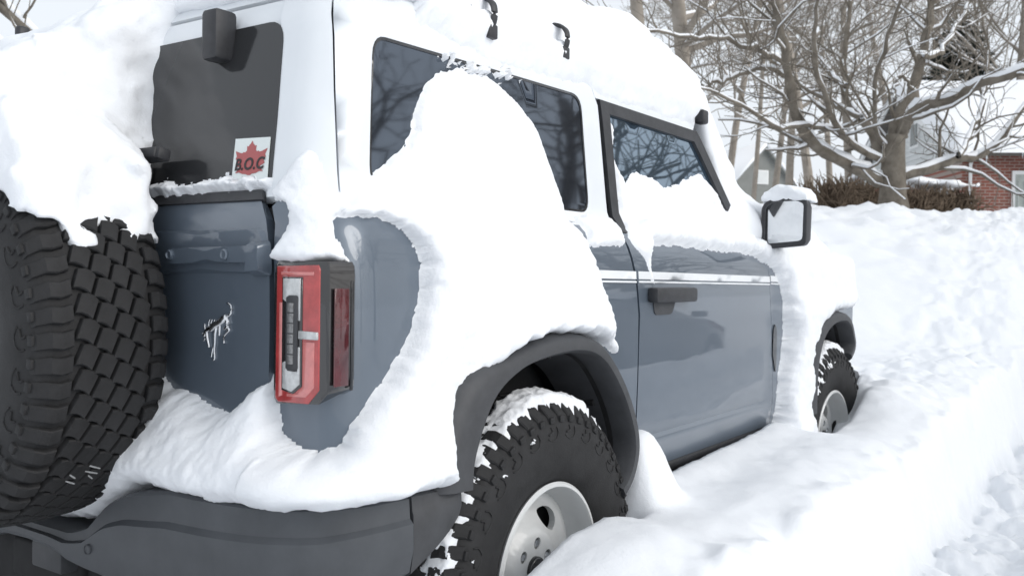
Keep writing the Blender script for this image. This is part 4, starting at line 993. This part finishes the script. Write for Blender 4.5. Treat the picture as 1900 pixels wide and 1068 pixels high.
# limbs reaching in behind the roof on the street side
b = at(-160, 300, 9); b[2] = .3; q = np.random.default_rng(5)
Pt = np.array([b, b+(0, 0, 2.2), b+(.1, .05, 4.2), b+(.15, 0, 7)]); lm = []
for e0, e1, w in ((at(-150, -130, 9), at(75, 75, 9.4), .085), (at(-150, -10, 9), at(60, 110, 8.8), .07), (at(-150, -190, 9), at(70, -30, 9), .06)):
    Q = spline(np.array([e0, e0*.66+e1*.34+q.normal(0, .06, 3), e0*.34+e1*.66+q.normal(0, .06, 3), e1]), 14); lm.append((Q, np.linspace(w, w*.5, len(Q))))
tw = []
for Q, r in lm:
    for k in range(5): grow(Q[q.integers(2, len(Q)-1)], q.normal(0, 1, 3)+(0, 0, .3), .7, .018, 1, tw, q)
tree('bare_tree', 'bare dark limbs poking out behind the roof corner', [(Pt, [.22, .2, .17, .1])], lm, tw, M['bark'], group='bare trees behind the snow bank')
# the dark conifer
def conifer(px, D, h, rad, label, seed):
    q = np.random.default_rng(seed); b = at(px, 380, D); b[2] = 2.0
    t = empty('conifer_tree', tuple(b)); setp(t, label, 'tree')
    tubes_mesh('trunk', [(np.array([(0, 0, -.5), (0, 0, h*.5), (0, 0, h)]), [.22, .14, .02])], 8, M['bark'], t)
    V = []; F = []
    n = 20000; hh = h*(1-np.sqrt(q.random(n)))*.92+h*.08; rr = rad*(1-hh/h)**.8*np.sqrt(q.random(n))*(1+.25*np.sin(hh*9)); a = q.uniform(0, 2*np.pi, n)
    c = np.stack([rr*np.cos(a), rr*np.sin(a), hh-.12*rr], -1); c += .15*fbm(c, 1.5, 2)[:, None]
    d = np.stack([np.cos(a), np.sin(a), q.uniform(-.6, .3, n)], -1)+q.normal(0, .4, (n, 3)); d /= np.linalg.norm(d, axis=1, keepdims=True)
    s = np.cross(d, q.normal(0, 1, (n, 3))); s /= np.linalg.norm(s, axis=1, keepdims=True)
    l = q.uniform(.18, .42, n)[:, None]; w = l*.22
    V = np.stack([c-s*w, c+s*w, c+d*l+s*w*.3, c+d*l-s*w*.3], 1).reshape(-1, 3)
    o = mesh('crown', V, np.arange(4*n).reshape(-1, 4), M['needle'], t); o['kind'] = 'stuff'
    k = np.flatnonzero(q.random(n) < .07); V2 = (np.stack([c-s*w*1.5, c+s*w*1.5, c+d*l*.8+s*w, c+d*l*.8-s*w], 1)[k]+np.array([0, 0, .06])).reshape(-1, 3)
    o = mesh('crown_snow', V2, np.arange(4*len(k)).reshape(-1, 4), M['snow'], t); o['kind'] = 'stuff'
conifer(1775, 33, 8.6, 3.1, 'dark dense evergreen rising behind the brick house roof', 3)
# hedges
def hedge(p0, p1, h, w, label, seed, n=2600):
    q = np.random.default_rng(seed); p0 = np.array(p0, float); p1 = np.array(p1, float); L = []
    t = empty('hedge', tuple((p0+p1)/2)); setp(t, label, 'hedge'); base = (p0+p1)/2
    ax = (p1-p0); ln = np.linalg.norm(ax); ax /= ln; sd = np.array([-ax[1], ax[0], 0])
    for k in range(n):
        f = q.random(); c = p0+(p1-p0)*f+sd*q.uniform(-w, w)*.5+np.array([0, 0, q.random()**.8*h*.8])
        d = q.normal(0, .6, 3)+np.array([0, 0, .9]); d /= np.linalg.norm(d); e = c+d*q.uniform(.15, .4)
        if e[2] > p0[2]+h*(.92+.16*math.sin(f*17)): continue
        L.append((np.array([c, (c+e)/2+q.normal(0, .02, 3), e])-base, [.012, .009, .004]))
    o = tubes_mesh('hedge_twigs', L, 4, M['hedge'], t); o['kind'] = 'stuff'
    def fs(P):
        a = (P-p0)@ax; s = (P-p0)@sd; z = P[..., 2]-p0[2]-h; return np.maximum(np.maximum(np.abs(z-.02)-.07, np.abs(s)-w*.45), np.abs(a-ln/2)-ln/2)+.12*fbm(P, 1.6, 3)+.03
    lo = np.minimum(p0, p1)-w; hi = np.maximum(p0, p1)+w
    o = sdf_object('hedge_snow', fs, (lo[0], lo[1], p0[2]+h-.3), (hi[0], hi[1], p0[2]+h+.35), .06, M['snow'], None); o.parent = t; o.location = -Vector(base); o['kind'] = 'stuff'
hz = lambda px, D, z: (lambda p: np.array([p[0], p[1], z]))(at(px, 380, D))
hedge(hz(1525, 15.0, 1.75), hz(1632, 16.0, 1.75), 1.10, .9, 'brown twiggy hedge with snow on top left of maple trunk', 21)
hedge(hz(1668, 16.5, 1.85), hz(1790, 17.5, 1.85), 1.05, .8, 'brown twiggy hedge between maple trunk and brick wall', 22, 3000)

# ---------------------------------------------------------------- houses
def house_frame(px, D, rot, z0):
    o = at(px, 380, D); o[2] = z0
    c, s = math.cos(rot), math.sin(rot); e1 = np.array([RT[0]*c-RT[1]*s, RT[0]*s+RT[1]*c, 0]); e2 = np.array([-e1[1], e1[0], 0])
    return o, Matrix([[e1[i], e2[i], (0, 0, 1)[i], o[i]] for i in range(3)]+[[0, 0, 0, 1]])
def brick_house():
    o, MX = house_frame(1783, 22.0, R(-4), 1.2)
    h = empty('brick_house'); h.matrix_world = MX; setp(h, 'red brick bungalow with white sided gable and snow covered roof', 'house')
    Lh, Wd, E, A = 11., 7.6, 3.15, 5.15     # local: x along the long wall, y away, z up
    m = MB(); m.box((0, 0, 0), (Lh, .25, E)); m.build('brick_wall', M['brick'], h, smooth=False)
    m = MB(); m.box((0, .25, 0), (.25, Wd, E)); m.build('brick_wall', M['brick'], h, smooth=False)
    m = MB(); m.box((.0, Wd, 0), (Lh, Wd+.2, E)); m.box((Lh-.2, .25, 0), (Lh, Wd, E)); m.build('brick_wall', M['brick'], h, smooth=False)
    g = MB(); g.prism([(.05, E), (Wd-.05, E), (Wd/2, A-.1)], .10, .20, lambda u, v, d: (d, u, v)); g.build('gable_wall', M['siding'], h, smooth=False)
    nb = 15
    for k in range(nb):
        z0 = E-.25+k*(A-E+.1)/nb; z1 = z0+(A-E+.1)/nb+.012
        f = np.clip((z0+.02-E)/(A-E), 0, 1); y0, y1 = f*Wd/2+.04, Wd-f*Wd/2-.04
        if y1-y0 < .2: continue
        m = MB(); m.add([(-.032, y0, z0), (-.032, y1, z0), (-.006, y1, z1), (-.006, y0, z1), (.08, y0, z0), (.08, y1, z0), (.08, y1, z1), (.08, y0, z1)], [(0, 1, 2, 3), (4, 5, 1, 0), (7, 6, 5, 4), (3, 2, 6, 7), (0, 3, 7, 4), (1, 2, 6, 5)])
        m.build('siding_board', M['siding'], h, smooth=False)
    w = MB(); w.box((-.06, 2.7, E+.35), (-.01, 3.35, E+1.05)); wo_ = w.build('gable_window', M['whitetrim'], h, smooth=False)
    w = MB(); w.box((-.075, 2.78, E+.42), (-.055, 3.27, E+.98)); w.build('pane', M['pane'], wo_, smooth=False)
    # roof slabs, fascia, snow
    for s_, nm in ((1, 'roof_slope'), (-1, 'roof_slope')):
        sl = (A-E)/(Wd/2); m = MB(); V = []
        for x in (-.35, Lh+.35):
            for f, d in ((-.45, 0), (Wd/2, 0), (Wd/2, -.12), (-.45, -.12)):
                y = f if s_ > 0 else Wd-f; V.append((x, y, E+f*sl+.05+d))
        m.add(V, [(0, 1, 2, 3), (4, 5, 6, 7), (0, 1, 5, 4), (1, 2, 6, 5), (2, 3, 7, 6), (3, 0, 4, 7)]); m.build(nm, M['roof'], h, smooth=False)
    m = MB(); m.box((-.36, -.50, E-.25+.02), (Lh+.36, -.44, E-.11)); m.build('fascia', M['whitetrim'], h, smooth=False)
    sl = (A-E)/(Wd/2)
    for x in (-.36,):
        for s_ in (1, -1):
            m = MB(); V = []
            for xx in (x-.03, x+.03):
                for f, d in ((-.45, .02), (Wd/2, .02), (Wd/2, -.18), (-.45, -.18)): V.append((xx, f if s_ > 0 else Wd-f, E+f*sl+.05+d))
            m.add(V, [(0, 1, 2, 3), (4, 5, 6, 7), (0, 1, 5, 4), (1, 2, 6, 5), (2, 3, 7, 6), (3, 0, 4, 7)]); m.build('barge_board', M['whitetrim'], h, smooth=False)
    X, Y = np.meshgrid(np.linspace(-.42, Lh+.42, 90), np.linspace(-.55, Wd+.55, 70), indexing='ij')
    f = np.minimum(Y, Wd-Y); ed = np.minimum(np.minimum(X+.42, Lh+.42-X), f+.55)
    Z = E+f*sl+.05+.30*np.sqrt(np.clip(ed/.25, 0, 1))*(1+.12*fbm(np.stack([X, Y, 0*X], -1), .8, 3))
    m = MB(); m.grid(np.stack([X, Y, Z], -1)); sn = m.build('roof_snow', M['snow'], h); sn['kind'] = 'stuff'
    # big window with sashes, downpipe, icicles
    fr = MB(); fr.box((1.15, -.05, .65), (3.2, .0, 2.55)); win = fr.build('window', M['whitetrim'], h, smooth=False)
    for x0, x1, z0, z1 in ((1.22, 3.13, 1.25, 2.46), (1.22, 1.55, .74, 1.15), (1.62, 2.0, .74, 1.15), (2.07, 2.5, .74, 1.15), (2.57, 3.13, .74, 1.15)):
        p = MB(); p.box((x0, -.062, z0), (x1, -.052, z1)); p.build('pane', M['curtain'] if z0 > 1.2 else M['pane'], win, smooth=False)
    for k in range(14):
        p = MB(); p.tube([(1.28+k*.135, -.068, 1.27), (1.28+k*.135+.01*math.sin(k), -.068, 2.3)], .016, 6, (1, .4)); p.build('curtain_fold', M['siding'], win)
    fr = MB(); fr.box((1.08, -.12, .57), (3.27, .0, .64)); fr.build('window_sill', M['whitetrim'], h, smooth=False)
    m = MB(); m.tube([(.18, -.06, 0), (.18, -.06, 2.7), (.18, -.35, 2.95)], .04, 8); m.build('downpipe', M['whitetrim'], h)
    for k in range(34):
        x = rnd.uniform(.3, 5.5); l = rnd.uniform(.08, .42); p = MB(); p.tube([(x, -.49, E-.12), (x, -.49, E-.12-l*.5), (x, -.49, E-.12-l)], [.022, .014, .002], 6); p.build('icicle', M['ice'], h)
brick_house()
def grey_house():
    o, MX = house_frame(1415, 60.0, R(18), 1.4)
    h = empty('grey_house'); h.matrix_world = MX; setp(h, 'small grey sided house gable with snowy roof behind the door mirror', 'house')
    # local x faces left-right, gable faces camera along -y after turning
    Wd, Lh, E, A = 4.6, 7., 5.7, 8.15
    m = MB(); m.prism([(-Wd/2, 0), (Wd/2, 0), (Wd/2, E), (0, A), (-Wd/2, E)], 0, Lh, lambda u, v, d: (u, d, v)); m.build('wall', M['gsiding'], h, smooth=False)
    nb = 26
    for k in range(nb):
        z0 = 4.2+k*(A-4.2)/nb; wv = Wd/2 if z0 < E else Wd/2*(A-z0)/(A-E)
        if wv < .15: continue
        m = MB(); m.box((-wv, -.03, z0), (wv, .01, z0+.11)); m.build('siding_board', M['gsiding'], h, smooth=False)
    w = MB(); w.box((-.5, -.09, E+.15), (.35, -.04, E+1.05)); wf = w.build('gable_window', M['whitetrim'], h, smooth=False)
    w = MB(); w.box((-.42, -.11, E+.23), (.27, -.085, E+.97)); w.build('pane', M['siding'], wf, smooth=False)
    sl = (A-E)/(Wd/2)
    for s_ in (-1, 1):
        m = MB(); V = []
        for y in (-.35, Lh):
            for f, d in ((Wd/2+.4, 0), (0, 0), (0, .14), (Wd/2+.4, .14)): V.append((s_*f, y, A-f*sl+d))
        m.add(V, [(0, 1, 2, 3), (4, 5, 6, 7), (0, 1, 5, 4), (1, 2, 6, 5), (2, 3, 7, 6), (3, 0, 4, 7)]); m.build('roof_slope', M['gsiding'], h, smooth=False)
        m = MB(); V = []
        for y in (-.38, Lh):
            for f, d in ((Wd/2+.45, .141), (0, .141), (0, .44), (Wd/2+.45, .34)): V.append((s_*f, y, A-f*sl+d))
        m.add(V, [(0, 1, 2, 3), (4, 5, 6, 7), (0, 1, 5, 4), (1, 2, 6, 5), (2, 3, 7, 6), (3, 0, 4, 7)]); sn = m.build('roof_snow', M['snow'], h); sn['kind'] = 'stuff'
grey_house()

# ---------------------------------------------------------------- across the walkway: what the doors and windows mirror
def sedan():
    c = empty('parked_sedan', (8.2, -5.3, -.34)); setp(c, 'dark grey sedan parked across the snowy street from the suv', 'car')
    def sec(x):   # cross-section: half outline (y,z) from sill to roof centre, car length along x, nose at +2.3
        zb = np.interp(x, [-2.3, -1.9, -1.1, .6, 1.2, 2.1, 2.3], [.92, 1.0, .98, .95, .92, .72, .62])
        zr = np.interp(x, [-2.3, -1.75, -1.0, -.2, .25, 1.15, 1.2, 2.3], [0, 0, .37, .46, .43, .02, 0, 0]); w = np.interp(x, [-2.3, -2.0, -1.2, 1.4, 2.0, 2.3], [.72, .84, .90, .90, .84, .62])
        return [(w*.94, .24), (w, .45), (w*.99, .68), (w*.95, zb-.03), (w*.90, zb), (w*.80, zb+zr*.5), (w*.66, zb+zr*.93), (w*.35, zb+zr), (0, zb+zr*1.02)]
    xs = np.concatenate([[-2.3, -2.25], np.linspace(-2.15, 2.15, 34), [2.25, 2.3]])
    G = np.array([[(x, -y, z) for y, z in sec(x)]+[(x, y, z) for y, z in sec(x)[-2::-1]] for x in xs])
    m = MB(); m.grid(G); m.add(G[0], [tuple(range(17))]); m.add(G[-1], [tuple(range(17))]); m.build('body', M['sedan'], c, angle=45)
    for sg in (1, -1):
        for x0, x1 in ((-.95, -.12), (-.05, .72)):
            V = []
            for x in np.linspace(x0, x1, 5):
                s = sec(x); a = np.array(s[4]); b = np.array(s[6]); V.append([(x, sg*(a[0]*.9+b[0]*.1+.006), a[1]*.9+b[1]*.1), (x, sg*(a[0]*.12+b[0]*.88+.006), a[1]*.12+b[1]*.88)])
            m = MB(); m.grid(np.array(V)); m.build('side_window', M['privacy'], c)
        m = MB(); m.box((.62, sg*1.0-.10, .96), (.78, sg*1.0+.08, 1.08), .03); m.build('wing_mirror', M['gloss_black'], c, angle=40)
        for xw in (-1.35, 1.40):
            w = MB(); w.grid(lathe_grid([(.20, -.10), (.22, -.115), (.31, -.11), (.33, -.08), (.33, .08), (.2, .1)], 36)+np.array([xw, sg*.82, .33]), True, False); w.build('tyre', M['rubber'], c, angle=40)
            w = MB(); g = lathe_grid([(.21, -.118), (.20, -.10), (.16, -.09), (.05, -.10), (.001, -.10)], 30); g[..., 1] *= sg; w.grid(g+np.array([xw, sg*.82, .33]), True, False); w.build('wheel_disc', M['chrome'], c)
            w = MB(); g = lathe_grid([(.37, -.09), (.37, .06), (.34, .06)], 36); g[..., 1] *= sg; w.grid(g+np.array([xw, sg*.82, .34]), True, False); w.build('wheel_arch', M['dark'], c)
        m = MB(); m.box((2.08, sg*.62-.14, .62), (2.22, sg*.62+.14, .72), .03); m.build('headlight', M['clear'], c, angle=40)
        m = MB(); m.box((-2.27, sg*.60-.16, .72), (-2.20, sg*.60+.16, .86), .02); m.build('tail_lamp', M['red'], c, angle=40)
    m = MB(); X, Y = np.meshgrid(np.linspace(-1.0, .3, 20), np.linspace(-.58, .58, 14), indexing='ij'); ed = np.minimum(np.minimum(X+1.0, .3-X), .58-np.abs(Y))
    m.grid(np.stack([X, Y, 1.38+.12*np.sqrt(np.clip(ed/.2, 0, 1))+.02*fbm(np.stack([X, Y, 0*X], -1), 4, 2)], -1)); m.build('roof_snow', M['snow'], c)['kind'] = 'stuff'
sedan()
def street_tree(x, y, h, seed, label):
    q = np.random.default_rng(seed); b = np.array([x, y, 0.]); n = 8; P = [b]; d = np.array([0, 0, 1.])
    for i in range(n): d = d+q.normal(0, .06, 3); d /= np.linalg.norm(d); P.append(P[-1]+d*h*.75/n)
    P = np.array(P); rr = np.linspace(.26, .06, n+1); out = []
    for k in range(16):
        f = q.uniform(.25, 1.); i = min(int(f*n), n-1); a = q.uniform(0, 2*np.pi)
        grow(P[i], (math.cos(a), math.sin(a), q.uniform(.1, .9)), h*q.uniform(.25, .42), rr[i]*.5, 2, out, q, up=.05, nseg=7, wob=.2, kids=(4, 7), rmin=.008)
    tree('bare_tree', label, [(P, rr)], [x for x in out if x[1][0] > .03], [x for x in out if x[1][0] <= .03], M['bark'], group='bare trees across the street', snow=False)
street_tree(7.5, -10.5, 9, 31, 'bare tree across the street beyond the parked sedan'); street_tree(13.5, -9, 9, 32, 'bare tree across the street ahead of the parked sedan'); street_tree(12.2, -7.0, 8, 37, 'bare tree on the street verge just beyond the sedan nose'); street_tree(2.5, -12, 10, 33, 'bare tree across the street behind the photographer')
